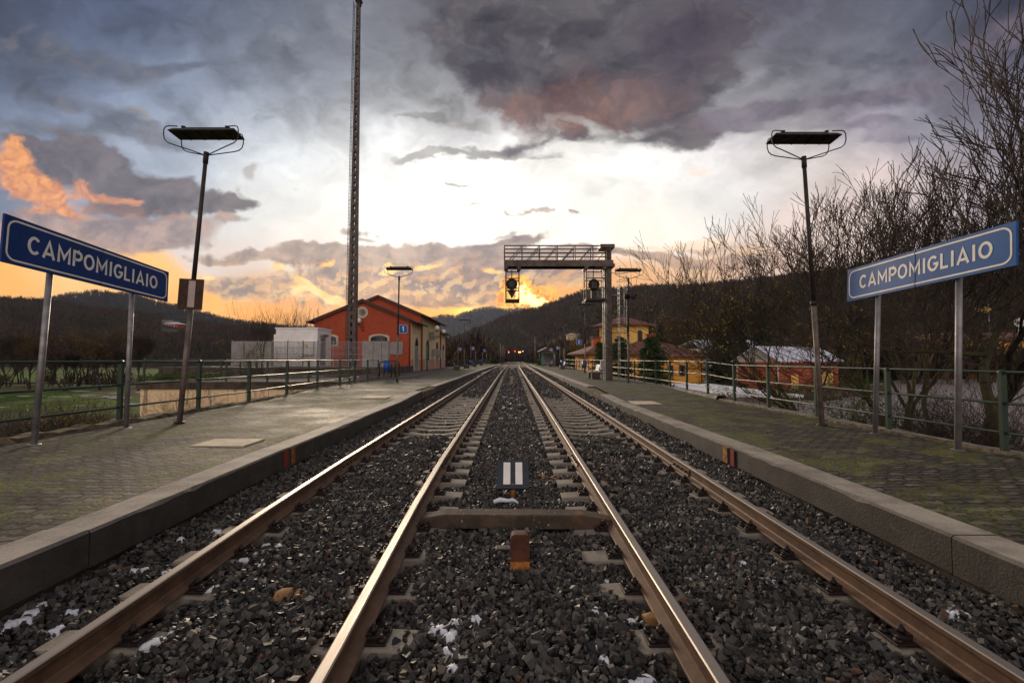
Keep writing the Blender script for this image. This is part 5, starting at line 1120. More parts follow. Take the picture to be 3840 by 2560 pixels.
# cream side facade between brick corner strips
b = MB()
def arch_doors(): return ((1.0, 3.3), (6.9, 9.4), (13.5, 16.0), (18.9, 21.2))
segs = [(.05, 4.55), (5.55, 17.4), (18.5, 22.4)]
for (a, c), zt in zip(segs, (ZE-.1, ZE2-.1, ZE-.1)): b.box(0, .04, a, c, 1.30, zt)
b.build('plaster_facade', ['cream'], SB)
b = MB()
for a, c in segs: b.box(0, .075, a, c, 0, 1.18)
b.build('brick_plinth', ['pinkbrick'], SB)
b = MB()
for a, c in segs: b.box(0, .10, a, c, 1.182, 1.30)
b.build('plinth_band', ['stone'], SB)
for a, c in arch_doors():
    m_ = (a+c)/2; w = (c-a)/2-.28; zt = 2.55; ar = [(.12, m_+(w+.22)*math.cos(PI*i/12), zt+(w+.22)*math.sin(PI*i/12)) for i in range(13)]
    b = MB(); b.prism([(.12, m_+w+.22, 0)]+ar+[(.12, m_-w-.22, 0)], (-.11, 0, 0)); d = b.build('arched_door', ['stone'], SB)
    ar = [(.128, m_+w*math.cos(PI*i/12), zt+w*math.sin(PI*i/12)) for i in range(13)]; b = MB(); b.prism([(.128, m_+w, 0)]+ar+[(.128, m_-w, 0)], (-.03, 0, 0)); dl = b.build('door_leaf', ['greypanel'], d)
    ar = [(.134, m_+w*.86*math.cos(PI*i/12), zt+w*.86*math.sin(PI*i/12)) for i in range(13)]; MB().prism(ar, (-.02, 0, 0)).build('fanlight', ['glass'], d)
# segmental windows, medallion and boxes on the gable wall
def gwin(cx, z0, zt, w):
    def seg(w_, z0_, zt_, y): return [(cx-w_, y, z0_), (cx+w_, y, z0_), (cx+w_, y, zt_-.22)]+[(cx+w_*math.cos(PI*i/10), y, zt_-.22+.30*math.sin(PI*i/10)) for i in range(1, 10)]+[(cx-w_, y, zt_-.22)]
    b = MB(); b.prism(seg(w, z0, zt, -.06), (0, .06, 0)); f = b.build('gable_window', ['stone'], SB); b = MB(); b.prism(seg(w-.2, z0+.14, zt-.16, -.075), (0, .02, 0)); b.build('glass', ['glass'], f)
    b = MB()
    for x in (-.5, 0, .5): b.box(cx+x-.02, cx+x+.02, -.085, -.076, z0+.14, zt-.25)
    b.build('glazing_bar', ['wood'], f)
gwin(-3.05, 2.45, 3.55, 1.0); gwin(-8.15, 2.45, 3.55, 1.0+.15)
cxm, czm = -4.7, 5.72
b = MB(); b.tube([(cxm, -.10, czm), (cxm, .01, czm)], .56, 32, sm=False); o = b.build('round_medallion', ['stone'], SB); MB().tube([(cxm, -.112, czm), (cxm, -.102, czm)], .38, 32, sm=False).build('recess', ['greypanel'], o); MB().tube([(cxm, -.13, czm), (cxm, -.114, czm)], .26, 32, sm=False).build('disc', ['conc'], o)
MB().box(-1.95, -.75, -.10, 0, 1.62, 2.85, b=.01).build('meter_cabinet', ['greypanel'], SB); MB().box(-2.50, -2.03, -.06, 0, 1.30, 2.42).build('white_panel', ['pinkwhite'], SB)
for y in (-.0,): MB().tube([(-.1, -.06, .3), (-.1, -.06, ZE)], .05, 8).build('downpipe', ['wood'], SB)
for y in (4.8, 17.7, 22.7): MB().tube([(.16, y, 0), (.16, y, ZE)], .05, 8).build('downpipe', ['wood'], SB)
def globe(cx, cy, cz, dx, dy):
    b = MB().sphere((cx, cy, cz), .27, 18, 12); g = b.build('wall_lamp', ['globe'], SB)
    b = MB().tube([(cx, cy, cz-.25), (cx, cy, cz-.42)], .09, 8); b.tube([(cx, cy, cz-.40), (cx+dx*.4, cy+dy*.4, cz-.55), (cx+dx, cy+dy, cz-.50), (cx+dx, cy+dy, cz-1.0)], .025, 6); b.tube([(cx+dx, cy+dy, cz-1.1), (cx+dx*.7, cy+dy*.7, cz-.8), (cx+dx*.4, cy+dy*.4, cz-.55)], .018, 6); b.build('bracket', ['black'], g)
q = at(823.5, 736, 43.5); globe(q.x+9.8, -.5, q.z-.44, .30, .5)
q = at(1004, 753, 52); globe(q.x+9.8, 8, q.z-.44, -(q.x+9.8), 0); q = at(1019, 761, 57.5); globe(q.x+9.8, 13.5, q.z-.44, -(q.x+9.8), 0)
for i, (y, z) in enumerate(((9.9, 3.9), (11.6, 2.0), (15.0, 1.9))):
    b = MB().box(.10, .55, y-.35, y+.35, z-.45, z+.45, b=.03); tag(b.build('ticket_machine' if i else 'hanging_display', ['greypanel'], SB), None)
MB().box(.3, 1.25, 9.6, 10.1, 3.75, 3.82).build('display_arm', ['black'], SB)
# ---------------------------------------------------------------- houses on the right
def hip_roof(b, x0, x1, y0, y1, z, h, ov, ridge=None, mi=0):
    X0, X1, Y0, Y1 = x0-ov, x1+ov, y0-ov, y1+ov; cx, cy = (X0+X1)/2, (Y0+Y1)/2; dx, dy = X1-X0, Y1-Y0
    if dx >= dy: a, c = (X0+dy/2, cy, z+h), (X1-dy/2, cy, z+h)
    else: a, c = (cx, Y0+dx/2, z+h), (cx, Y1-dx/2, z+h)
    v = [(X0,Y0,z),(X1,Y0,z),(X1,Y1,z),(X0,Y1,z), a, c]; f = [(0,1,5,4),(2,3,4,5),(1,2,5),(3,0,4)] if dx >= dy else [(1,2,5,4),(3,0,4,5),(0,1,4),(2,3,5)]
    b.add(v, f, mi); b.add([(X0,Y0,z-.16),(X1,Y0,z-.16),(X1,Y1,z-.16),(X0,Y1,z-.16),(X0,Y0,z-.002),(X1,Y0,z-.002),(X1,Y1,z-.002),(X0,Y1,z-.002)], [(3,2,1,0),(0,1,5,4),(1,2,6,5),(2,3,7,6),(3,0,4,7)], mi); return b
def house_window(par, x, y, z, w, h, axis='y', arched=False, shut='wood'):
    b = MB(); M = Matrix.Translation((x, y, z)) @ (Matrix.Identity(4) if axis == 'y' else Matrix.Rotation(-PI/2, 4, 'Z'))
    if arched:
        pts = [(-w/2, -.05, 0), (w/2, -.05, 0)]+[(w/2*math.cos(PI*i/10), -.05, h-w/2+w/2*math.sin(PI*i/10)) for i in range(11)]; b.prism([M @ Vector(p) for p in pts], M.to_3x3() @ Vector((0,.05,0))); o = b.build('window', ['stone'], par)
        pts = [(p[0]*.8, -.06, p[2]*.92+.06) for p in pts]; MB().prism([M @ Vector(p) for p in pts], M.to_3x3() @ Vector((0,.02,0))).build('shutter', [shut], o)
    else:
        b.box(-w/2-.06, w/2+.06, -.05, 0, -.06, h+.06, M=M); o = b.build('window', ['stone'], par); MB().box(-w/2, w/2, -.058, -.051, 0, h, M=M).build('pane', ['glass'], o)
        for s in (-1, 1): MB().box(s*w*.5-(w*.36 if s > 0 else 0)+(0 if s > 0 else 0), s*w*.5+(w*.36 if s < 0 else 0), -.10, -.060, 0, h, M=M).build('shutter', [shut], o)
# tower house
HX, HY = at(1430, 826, 68).x, 68.0
V1 = empty('tower_house', (HX, HY, -2.7), 'yellow house with a square tower and tiled roofs behind the gantry', 'house', rz=math.radians(27))
def vz(py, Y): return at(1430, py, Y).z+2.7
te = vz(750, 68); ta = vz(732, 68)
MB().box(-2.4, 2.9, -2.4, 2.4, 0, te).build('tower_wall', ['yellow'], V1); hip_roof(MB(), -2.4, 2.9, -2.4, 2.4, te+.17, 1.35, .85).build('tower_roof', ['rooftile'], V1)
house_window(V1, 1.2, -2.4, te-2.6, 1.1, 2.1, 'y', True); MB().tube([(-1.2, -2.46, 0), (-1.2, -2.46, te)], .05, 8).build('downpipe', ['wood'], V1)
house_window(V1, -2.4, .6, te-2.6, 1.0, 2.0, 'x', True)
# low wing to the right
WE = empty('house_wing', (at(1565, 826, 60).x, 60, -2.7), 'orange low house with a tiled hip roof and brown shutters', 'house', rz=math.radians(8))
e1 = at(1565, 820, 58).z+2.7
MB().box(-9.0, 2.3, -1.5, 6.5, 0, e1).build('wall', ['orange'], WE); r_ = hip_roof(MB(), -9.0, 2.3, -1.5, 6.5, e1+.17, 2.0, .9).build('roof', ['rooftile'], WE)
MB().box(-4.2, -3.4, .5, 1.3, e1+.8, e1+3.0).build('chimney', ['brick'], r_); MB().box(-4.35, -3.25, .35, 1.45, e1+2.95, e1+3.1).build('cap', ['rooftile'], r_)
for x in (-2.35, -.75): house_window(WE, x, -1.5, e1-2.35, .8, 1.3)
MB().tube([(1.9, -1.56, 0), (1.9, -1.56, e1)], .05, 8).build('downpipe', ['wood'], WE)
# left wing
q = at(1372, 826, 52); WF = empty('house_wing', (q.x, 52, -2.7), 'small orange wing with a red chimney left of the gantry column', 'house', rz=math.radians(10))
e2 = at(1372, 814, 52).z+2.7; MB().box(-1.0, 6.0, 0, 5, 0, e2).build('wall', ['orange'], WF); r_ = hip_roof(MB(), -1.0, 6.0, 0, 5, e2+.17, 1.3, .8).build('roof', ['rooftile'], WF); MB().box(-.1, .75, .9, 1.7, e2+.3, e2+2.1).build('chimney', ['brick'], r_); MB().box(-.22, .87, .78, 1.82, e2+1.95, e2+2.1).build('cap', ['rooftile'], r_)
MB().tube([(.2, -.3, e2), (.9, -.06, e2-.5), (.9, -.06, 0)], .05, 8).build('downpipe', ['wood'], WF)
# grey house with a snowy roof
q = at(1630, 826, 78); GH = empty('grey_house', (q.x, 78, -2.7), 'pale house with a snow-dusted roof beyond the orange wing', 'house', rz=math.radians(6))
e3 = at(1630, 800, 78).z+2.7; MB().box(-1.6, 9.5, 0, 8, 0, e3).build('wall', ['greywall'], GH); b = MB(); b.prism([(-2.3, -.8, e3), (10.2, -.8, e3), (10.2, 4, e3+1.5), (-1.0, 4, e3+1.5)], (0, .0, .14)); b.prism([(-1.0, 4, e3+1.5), (10.2, 4, e3+1.5), (10.2, 8.8, e3), (-2.3, 8.8, e3)], (0, 0, .14)); r_ = b.build('roof', ['snowroof_x'], GH); MB().tube([(-.4, .9, e3+.4), (-.4, .9, e3+2.2)], .09, 8).build('flue', ['black'], r_)
MB().tube([(-1.5, -.06, 0), (-1.5, -.06, e3)], .05, 8).build('downpipe', ['wood'], GH); house_window(GH, 3.4, 0, e3-2.2, .9, 1.3)
# red block outbuilding
A_ = Vector(((1691-1176)/FP*51.4, 51.4, -2.7)); B_ = Vector(((1785-1176)/FP*47.7, 47.7, -2.7)); gd = (B_-A_).normalized(); pd = Vector((-gd.y, gd.x, 0)); gl_ = (B_-A_).length
OB = empty('block_outbuilding', B_, 'red hollow-brick outbuilding with cream gable and snowy roof behind the branches', 'outbuilding', rz=math.atan2(gd.y, gd.x))
e4 = at(1785, 826, 48).z+2.7; a4 = at(1738, 796, 49.5).z+2.7; Lb = 15
b = MB(); b.box(-gl_+.15, -.15, .0, Lb, 0, e4-.25); b.build('block_wall', ['redblock'], OB)
b = MB(); b.box(-.16, .03, -.03, .20, 0, e4-.25); b.box(-gl_-.03, -gl_+.16, -.03, .2, 0, e4-.25); b.box(-gl_-.03, .03, -.03, Lb, e4-.247, e4); b.box(-gl_+.2, -.2, -.02, 0, -.05, .18); b.build('concrete_frame', ['stone'], OB)
b = MB(); b.prism([(-gl_, .0, e4+.002), (0, .0, e4+.002), (-gl_/2, .0, a4)], (0, Lb, 0)); b.build('gable', ['greywall'], OB)
b = MB(); s4 = (a4-e4)/(gl_/2)
for sg in (-1, 1):
    w = gl_/2+.45; P = [(-gl_/2, -.35, a4+.03), (-gl_/2+sg*w, -.35, a4+.03-s4*w), (-gl_/2+sg*w, -.35, a4+.12-s4*w), (-gl_/2, -.35, a4+.12)]; b.prism(P if sg < 0 else P[::-1], (0, Lb+.7, 0))
b.build('roof', ['snowroof'], OB)
MB().box(0, .02, 2.8, 4.4, .3, 2.6).build('plastered_opening', ['yellow'], OB); MB().box(0, .02, 9, 13, .3, 2.9).build('plastered_opening', ['yellow'], OB)
# orange building at the right edge with an aerial and a dish
q = at(2290, 826, 105); OR = empty('orange_building', (q.x, 105, -2.7), 'orange-yellow house behind the right-hand sign and bare branches', 'house', rz=math.radians(-8))
b = MB().box(-15, 22, 0, 12, 0, 8.6); b.build('wall', ['orange'], OR); hip_roof(MB(), -15, 22, 0, 12, 8.8, 2.0, .8).build('roof', ['rooftile'], OR)
for x_ in (-11, -6, -1, 5): house_window(OR, x_, 0, 5.2, 1.1, 1.7); house_window(OR, x_, 0, 1.6, 1.1, 1.7)
q = at(2262, 712, 40); AN = empty('tv_aerial', (q.x, 40, q.z), 'yellow rooftop television aerial among the branches', 'aerial')
b = MB(); b.tube([(-.9, 0, .12), (.35, 0, .0)], .028, 6); b.tube([(-.9, 0, -.12), (.35, 0, -.0)], .028, 6)
for k in range(6): b.tube([(-.05+.1*k, 0, .30-.02*k), (.12+.1*k, 0, 0), (-.05+.1*k, 0, -.30+.02*k)], .015, 5)
b.build('elements', ['yellowm'], AN); MB().tube([(.35, 0, .7), (.35, 0, -2.6)], .03, 6).build('mast', ['galv'], AN)
q = at(2341, 742, 38); DS = empty('satellite_dish', q, 'white satellite dish at the right edge behind the tree', 'dish'); b = MB(); b.tube([(0,0,0),(-.04,-.12,.03)], [.15,.42], 18, cap=False); b.build('reflector', ['white'], DS); MB().tube([(0,.05,0),(.05,.1,-1.6)], .03, 6).build('mast', ['galv'], DS)
# low pale flat roof and pale road/yard, hedge
CP_ = empty('carport', (16.4, 31, -2.7), 'flat white snow-covered carport roof just below the right railing', 'carport')
MB().box(-1.9, 3.4, 0, 14.5, 1.72, 1.90).build('roof', ['snow'], CP_)
for x in (-1.7, 3.2):
    for y in (.2, 7, 14.2): MB().box(x-.07, x+.07, y-.07, y+.07, 0, 1.72).build('post', ['galv'], CP_)
b = MB(); vs = [(11.5, -10), (60, -10), (150, 98), (86, 99), (44, 62), (34, 47), (30.5, 45), (25.5, 52), (21, 50), (18, 40), (13, 26)]
b.add([(x, y, -2.5) for x, y in vs], [tuple(range(len(vs)))]); tag(b.build('road', ['road']), kind='structure')
b = MB(); b.box(0, .16, 0, 22, 0, 1.3); o = b.build('yard_boundary_wall', ['darkconc'], loc=(24, 44.5, -2.6)); o.rotation_euler.z = math.radians(-66); tag(o, 'low dark wall at the far side of the pale yard', 'wall')
# red farmhouse on the left hill, pale farmhouse on the right hill
for (px, py, w, h, Y, mt, rm, lb) in ((393, 747, 32, 11, 392, 'brick', 'snowroof', 'red farmhouse with a pale roof on the left hillside'), (386, 738, 22, 4, 408, 'greywall', 'snowroof', 'pale roofed barn above the red farmhouse')):
    q = at(px, py+h/2, Y); s = Y/FP; F_ = empty('hill_farmhouse', (q.x, Y, q.z), lb, 'house'); MB().box(-w*s/2, w*s/2, 0, 8, -1.5, h*s*.8).build('wall', [mt], F_); hip_roof(MB(), -w*s/2, w*s/2, 0, 8, h*s*.8+.17, h*s*.35, .8).build('roof', ['snow' if h > 5 else 'stone'], F_)
    if h > 5:
        for r in (0, 1):
            for k in range(4): MB().box(-w*s/2+1.2+k*2.3, -w*s/2+2.0+k*2.3, -.06, 0, .4+r*1.5, 1.3+r*1.5).build('window', ['white'], F_)
Yf = 380; q = at(1313+0, 773, Yf); s = Yf/FP; F_ = empty('hill_farmhouse', (q.x, Yf, q.z), 'tan farmhouse with a pale roof on the lower right slope', 'house'); MB().box(-10*s, 11*s, 0, 8, -3, 4.2*s).build('wall', ['cream'], F_); hip_roof(MB(), -10*s, 11*s, 0, 8, 4.2*s+.17, 4*s, 1.0).build('roof', ['stone'], F_)

# ---------------------------------------------------------------- vegetation builders
class Seg:
    def __init__(s): s.a = []; s.b = []; s.r = []; s.q = []; s.tips = []
    def add(s, a, b, r0, r1): s.a.append(tuple(a)); s.b.append(tuple(b)); s.r.append(r0); s.q.append(r1)
    def mesh(s, name, mat, parent=None, n=4, loc=None, rmin=0.0, rmax=9):
        A = np.array(s.a); B = np.array(s.b); R0 = np.array(s.r); R1 = np.array(s.q); k = (R0 >= rmin) & (R0 < rmax)
        A, B, R0, R1 = A[k], B[k], R0[k], R1[k]
        if not len(A): return None
        D = B-A; D /= np.linalg.norm(D, axis=1)[:, None]+1e-9; U = np.where(np.abs(D[:, 2:3]) < .9, [[0, 0, 1.]], [[1., 0, 0]]); X = np.cross(D, U); X /= np.linalg.norm(X, axis=1)[:, None]; Y = np.cross(D, X)
        t = 2*PI*np.arange(n)/n; ring = np.cos(t)[None, :, None]*X[:, None]+np.sin(t)[None, :, None]*Y[:, None]
        V = np.concatenate([A[:, None]+ring*R0[:, None, None], B[:, None]+ring*R1[:, None, None]], 1); m = len(A)
        F = np.array([(j, (j+1) % n, n+(j+1) % n, n+j) for j in range(n)]); F = (F[None]+(np.arange(m)*2*n)[:, None, None]).reshape(-1, 4)
        return np_mesh(name, V.reshape(-1, 3), F, mat, parent, loc=loc)
def grow(S, p, d, L, r, depth, rg, spread=.55, up=.12, nk=(3, 5), gnarl=.16, minr=.0035, ratio=(.55, .8), t0=.3):
    p = np.array(p, float); d = np.array(d, float); d /= np.linalg.norm(d); k = max(3, int(L/.22) if depth > 2 else 4); k = min(k, 9); st = L/k; r1 = max(minr, r*(.45 if depth > 0 else .4)); pts = []
    for i in range(k):
        d = d+rg.normal(size=3)*gnarl+np.array([0, 0, up*.35]); d /= np.linalg.norm(d); q = p+d*st; a = r+(r1-r)*i/k; b = r+(r1-r)*(i+1)/k
        S.add(p, q, a, b); p = q; pts.append((p.copy(), d.copy(), b, (i+1)/k))
    if depth == 0: S.tips.append(p); return
    n = rg.randint(nk[0], nk[1]+1)
    for j in range(n):
        t = t0+(1-t0)*(j+rg.rand())/n; q, dd, rr, _ = pts[min(k-1, int(t*k))]
        v = rg.normal(size=3); v -= dd*v.dot(dd); v /= np.linalg.norm(v)+1e-9; nd = dd+v*spread*rg.uniform(.7, 1.5)+np.array([0, 0, up])
        grow(S, q, nd, L*rg.uniform(*ratio), max(minr, rr*rg.uniform(.55, .85)), depth-1, rg, spread, up, nk, gnarl, minr, ratio)
    grow(S, p, d, L*rg.uniform(.55, .75), max(minr, r1*.9), depth-1, rg, spread, up, nk, gnarl, minr, ratio)
def leaves(name, C, size, mat, parent=None, rg=RND, spread=.1, per=1, loc=None, flat=False):
    C = np.repeat(np.array(C), per, 0); C = C+rg.normal(size=C.shape)*spread; n = len(C); a = rg.normal(size=(n, 3)); a /= np.linalg.norm(a, axis=1)[:, None]; b = np.cross(a, rg.normal(size=(n, 3))); b /= np.linalg.norm(b, axis=1)[:, None]
    s = (rg.uniform(.6, 1.3, n)*size)[:, None]; V = np.stack([C-a*s, C+b*s*.5, C+a*s, C-b*s*.5], 1); F = np.arange(n*4).reshape(n, 4); return np_mesh(name, V.reshape(-1, 3), F, mat, parent, loc=loc)
def bare_tree(x, y, z, H, label, seed, lean=(0, 0), stems=1, depth=5, spread=.5, r=.12, up=.14, leaf=None, mat='bark', nk=(3, 4), group=None, twig='twig', name='bare_tree', clear=.28, leafn=(.25, 2), minr=.0045, lsz=.035, gn=.13):
    rg = np.random.RandomState(seed); S = Seg()
    for k in range(stems):
        a = rg.rand()*6.28; d = np.array([lean[0]+(.22*math.cos(a) if stems > 1 else 0), lean[1]+(.22*math.sin(a) if stems > 1 else 0), 1.0])
        grow(S, (.15*math.cos(a)*(stems > 1), .15*math.sin(a)*(stems > 1), -.2), d, H*rg.uniform(.36, .44), r*rg.uniform(.7, 1.1), depth, rg, spread, up, nk, gn, minr, (.56, .80), .6)
    P = np.array(S.b); top = P[:, 2].max(); k = H/top
    for L_ in ('a', 'b'): setattr(S, L_, [tuple(np.array(q)*k) for q in getattr(S, L_)])
    rt = S.mesh(name, mat, None, 7, (x, y, z), rmin=r*.12); tag(rt, label, 'tree', group)
    S.mesh('branches', twig, rt, 3, None, rmax=r*.12)
    if leaf:
        t = np.array([q*k for q in S.tips]); t = t[rg.rand(len(t)) < leafn[0]]; t = t[t[:, 2] < H*.75] if leaf == 'yleaf' else t
        if len(t): leaves('foliage', t, lsz, leaf, rt, rg, .07, leafn[1])
    return rt
def shrub(x, y, z, H, R_, label, seed, n=26, leaf=None, leafn=.3, arch=.5, name='bare_shrub', mat='twig', cat='shrub', depth=2, lsz=.03, r=.010, group=None):
    rg = np.random.RandomState(seed); S = Seg()
    for k in range(n):
        a = rg.rand()*6.28; e = rg.uniform(.1, 1)*R_/H; d = np.array([math.cos(a)*e, math.sin(a)*e, 1.0]); grow(S, (rg.normal()*.25*R_*.6, rg.normal()*.25*R_*.6, -.1), d, H*rg.uniform(.35, .6), r*rg.uniform(.7, 1.3), depth, rg, .5, -.04+.1*(1-arch), (2, 4), .16, .003, (.5, .8))
    P = np.array(S.b); k = H/P[:, 2].max(); S.a = [tuple(np.array(q)*k) for q in S.a]; S.b = [tuple(np.array(q)*k) for q in S.b]
    rt = S.mesh(name, mat, None, 4, (x, y, z)); tag(rt, label, cat, group)
    if leaf: t = np.array([q*k for q in S.tips]); t = t[rg.rand(len(t)) < leafn]; leaves('foliage', t, lsz, leaf, rt, rg, .05, 3)
    return rt
def conifer(x, y, z, H, R_, label, seed, mat='needle', nb=130, per=46, droop=.35, size=.10, name='conifer_tree', group=None, low=.04, irr=.25, pw=.8):
    rg = np.random.RandomState(seed); S = Seg(); S.add((0, 0, -.2), (0, 0, H*.97), H*.022, .01); C = []; lobes = rg.uniform(1-irr, 1+irr, 12)
    for k in range(nb):
        t = low+(1-low)*((k+rg.rand())/nb); a = rg.rand()*6.28; L = R_*((1-t)**pw)*lobes[int(a/6.29*12)]*rg.uniform(.7, 1.1)+.08; z0 = H*t; p = np.array([0, 0, z0]); e = np.array([math.cos(a)*L, math.sin(a)*L, z0+L*rg.uniform(-droop, .15)]); S.add(p, e, .02, .006)
        u = rg.rand(per)**.6; c = p+(e-p)*u[:, None]; c[:, 2] -= (u**2)*L*droop*.5; w = .05+.16*L*u*(1.1-u*.6); c += rg.normal(size=(per, 3))*w[:, None]*np.array([1, 1, .45]); C.append(c)
    rt = S.mesh(name, 'bark', None, 5, (x, y, z)); tag(rt, label, 'tree', group); leaves('crown', np.concatenate(C), size, mat, rt, rg, .01, 1); return rt
def bush(x, y, z, rx, ry, rz, label, seed, mat='gleaf', n=2600, size=.06, name='evergreen_bush', cat='bush', box=False):
    rg = np.random.RandomState(seed); C = rg.uniform(-1, 1, (n*2, 3)); C = C if box else C/np.linalg.norm(C, axis=1)[:, None]*(rg.rand(n*2)[:, None]**.3)*(1+.18*np.sin(C[:, :1]*7+C[:, 1:2]*5)); C = C[:n] if not box else C[(np.abs(C).max(1) > .8)][:n]
    S = Seg(); 
    for k in range(14): q = C[rg.randint(len(C))]; S.add((q[0]*rx*.2, q[1]*ry*.2, 0), (q[0]*rx*.8, q[1]*ry*.8, rz+q[2]*rz*.8), .02, .006)
    rt = S.mesh(name, 'bark', None, 4, (x, y, z)); tag(rt, label, cat); leaves('foliage', C*np.array([rx, ry, rz])+np.array([0, 0, rz]), size, mat, rt, rg, .03); return rt
def gz(x, y): return float(ground_z(np.array([x]), np.array([y]))[0])
# ---------------------------------------------------------------- trees on the right
def TX(px, Y): return (px-1176)/FP*Y
for i, (px, Y, top, lean, st, sp, r, lf, lb) in enumerate((
    (2345, 11.6, 60, (.0, .0), 2, .40, .17, None, 'tallest dark bare tree at the right edge of the picture'),
    (2372, 13.5, 120, (.0, .05), 2, .36, .12, None, 'bare tree behind the tallest one at the right edge'),
    (2085, 14.5, 345, (.0, .0), 2, .42, .10, None, 'bare twin-stemmed tree rising above the left half of the right name sign'),
    (2020, 15.5, 395, (-.14, 0), 2, .46, .10, 'yleaf', 'bare tree leaning left beside the left end of the right name sign'),
    (1905, 17.0, 470, (-.08, 0), 2, .50, .085, 'yleaf', 'many-stemmed bare tree right of the near right lamp'),
    (1850, 19.0, 560, (-.16, 0), 2, .45, .08, 'yleaf', 'low wide bare tree left of the near right lamp with yellow leaves'),
    (2180, 17.5, 420, (.06, 0), 2, .52, .10, None, 'bare tree behind the middle of the right name sign'))):
    x = TX(px, Y); z = -2.6; H = at(px, top, Y).z-z
    bare_tree(x, Y, z, H, lb, 31+i, lean, st, 5, sp-.06, r*1.25, .14, lf, 'mossbark' if i > 1 else 'bark', (3, 4) if i < 2 else ((2, 4) if i in (2, 3, 6) else (2, 3)), leafn=(.30, 3), lsz=.05, minr=.0085, gn=.15)
b = MB()                                            # long mossy low branch and crooked stem
S = Seg(); rg = np.random.RandomState(77)
P = [at(*q) for q in ((2290,1010,9.8),(2275,930,9.9),(2262,880,10),(2260,840,10.1),(2275,800,10.2),(2300,740,10.4),(2320,660,10.7),(2335,560,11))]
for i in range(len(P)-1): S.add(P[i], P[i+1], .11-.010*i, .10-.010*i)
Q = [at(*q) for q in ((2265,815,10.1),(2200,812,10.4),(2130,806,10.9),(2060,808,11.4),(1990,790,12),(1930,765,12.6),(1870,745,13.2))]
for i in range(len(Q)-1): S.add(Q[i], Q[i+1], .055-.006*i, .049-.006*i)
for q in Q[1:]+P[3:]:
    for k in range(4): grow(S, q, (rg.normal(), rg.normal()*.5, rg.uniform(-.1, 1.2)), rg.uniform(.5, 1.3), .016, 3, rg, .6, .08, (2, 4), .2, .0035)
S.add(P[0]+Vector((.1,0,-2.4)), P[0], .14, .11)
o = S.mesh('crooked_tree', 'mossbark', None, 7, rmin=.017); S.mesh('branches', 'twig', o, 3, rmax=.017); tag(o, 'crooked dark tree with a long mossy low branch behind the right railing', 'tree')
for i, (px, Y, py, R_, lf, lb) in enumerate(((2120, 11.0, 850, 1.5, None, 'tangle of bare bramble stems below the right name sign'), (2230, 10.0, 860, 1.3, None, 'arching bare brambles by the right sign post'), (2020, 12.5, 850, 1.5, 'gleaf', 'leafy bramble thicket left of the far right sign post'), (1930, 14.0, 845, 1.6, 'gleaf', 'leafy bramble thicket right of the near right lamp foot'),
      (1850, 16.5, 835, 1.6, 'yleaf', 'yellow-leaved brambles left of the near right lamp foot'), (1760, 20.0, 850, 1.3, 'yleaf', 'thin climbing brambles before the red block wall'), (2330, 9.6, 820, 1.2, None, 'bare bramble stems at the right edge behind the railing'))):
    x = TX(px, Y); z = -2.2; shrub(x, Y, z, at(px, py, Y).z-z, R_, lb, 60+i, 26 if not lf else (18 if px > 1900 else 8), lf, .8, .7, 'bramble_thicket', r=.013, lsz=.035, depth=3)
# conifers, hedge and garden bushes
conifer(TX(1425, 39), 39, -2.7, at(1425, 774, 39).z+2.7, 1.9, 'drooping dark green conifer just right of the gantry column', 81, nb=220, per=60, pw=.42, size=.085)
conifer(TX(1380, 42), 42, -2.7, at(1380, 786, 42).z+2.7, 1.4, 'drooping conifer left of the gantry column', 82, nb=150, per=50, pw=.45, size=.085)
conifer(TX(1500, 35), 35, -2.7, at(1500, 773, 35).z+2.7, 1.95, 'largest drooping conifer behind the railing before the orange wing', 83, nb=260, per=64, pw=.38, size=.08, irr=.4)
conifer(TX(1490, 88), 88, -2.7, at(1490, 738, 88).z+2.7, 3.0, 'tall dark fir behind the tower house', 84, 'fir', nb=140, per=40, size=.22); conifer(TX(1517, 86), 86, -2.7, at(1517, 748, 86).z+2.7, 3.0, 'second dark fir right of the tower house', 85, 'fir', nb=140, per=40, size=.22)
conifer(TX(1668, 62), 62, -2.7, at(1668, 708, 62).z+2.7, 2.6, 'tall dark fir right of the pale snowy-roofed house', 86, 'fir', nb=170, per=44, size=.17); conifer(TX(1648, 58), 58, -2.7, at(1648, 738, 58).z+2.7, 2.2, 'shorter fir in front of the pale snowy-roofed house', 87, 'fir', nb=150, per=44, size=.16)
conifer(TX(1700, 66), 66, -2.7, at(1700, 725, 66).z+2.7, 3.0, 'dark fir behind the cream gable of the outbuilding', 88, 'fir', nb=150, per=40, size=.18)
conifer(TX(1750, 75), 75, -2.7, at(1750, 690, 75).z+2.7, 3.4, 'dark fir farther right behind the outbuilding roof', 89, 'fir', nb=150, per=40, size=.2)
conifer(TX(1307, 64), 64, -1.0, at(1307, 803, 64).z+1.0, .62, 'small dark cypress beside the wooden pole', 90, 'fir', nb=80, per=40, size=.12, pw=.5)
bush(TX(1600, 33), 33, -2.7, 1.0, 1.0, .95, 'dark green shrub beside the white carport roof', 91, 'hedge', 3000, .06); bush(TX(1652, 24), 24, -2.2, .75, .7, 1.15, 'yellow-green shrub just behind the right railing', 92, 'yleaf', 1500, .06)
bush(TX(1645, 50), 50, -2.7, 3.2, .7, .85, 'long clipped dark hedge before the pale house', 93, 'hedge', 5000, .08, 'garden_hedge', 'hedge', True)
bush(TX(1244, 88), 88, .3, 1.1, 1.0, .75, 'bright green bush beyond the green shelter', 94, 'gleaf', 1800, .10); bush(-5.4, 123, .3, 1.8, 1.2, .7, 'dark green hedge at the end of the left platform', 95, 'hedge', 2000, .12)
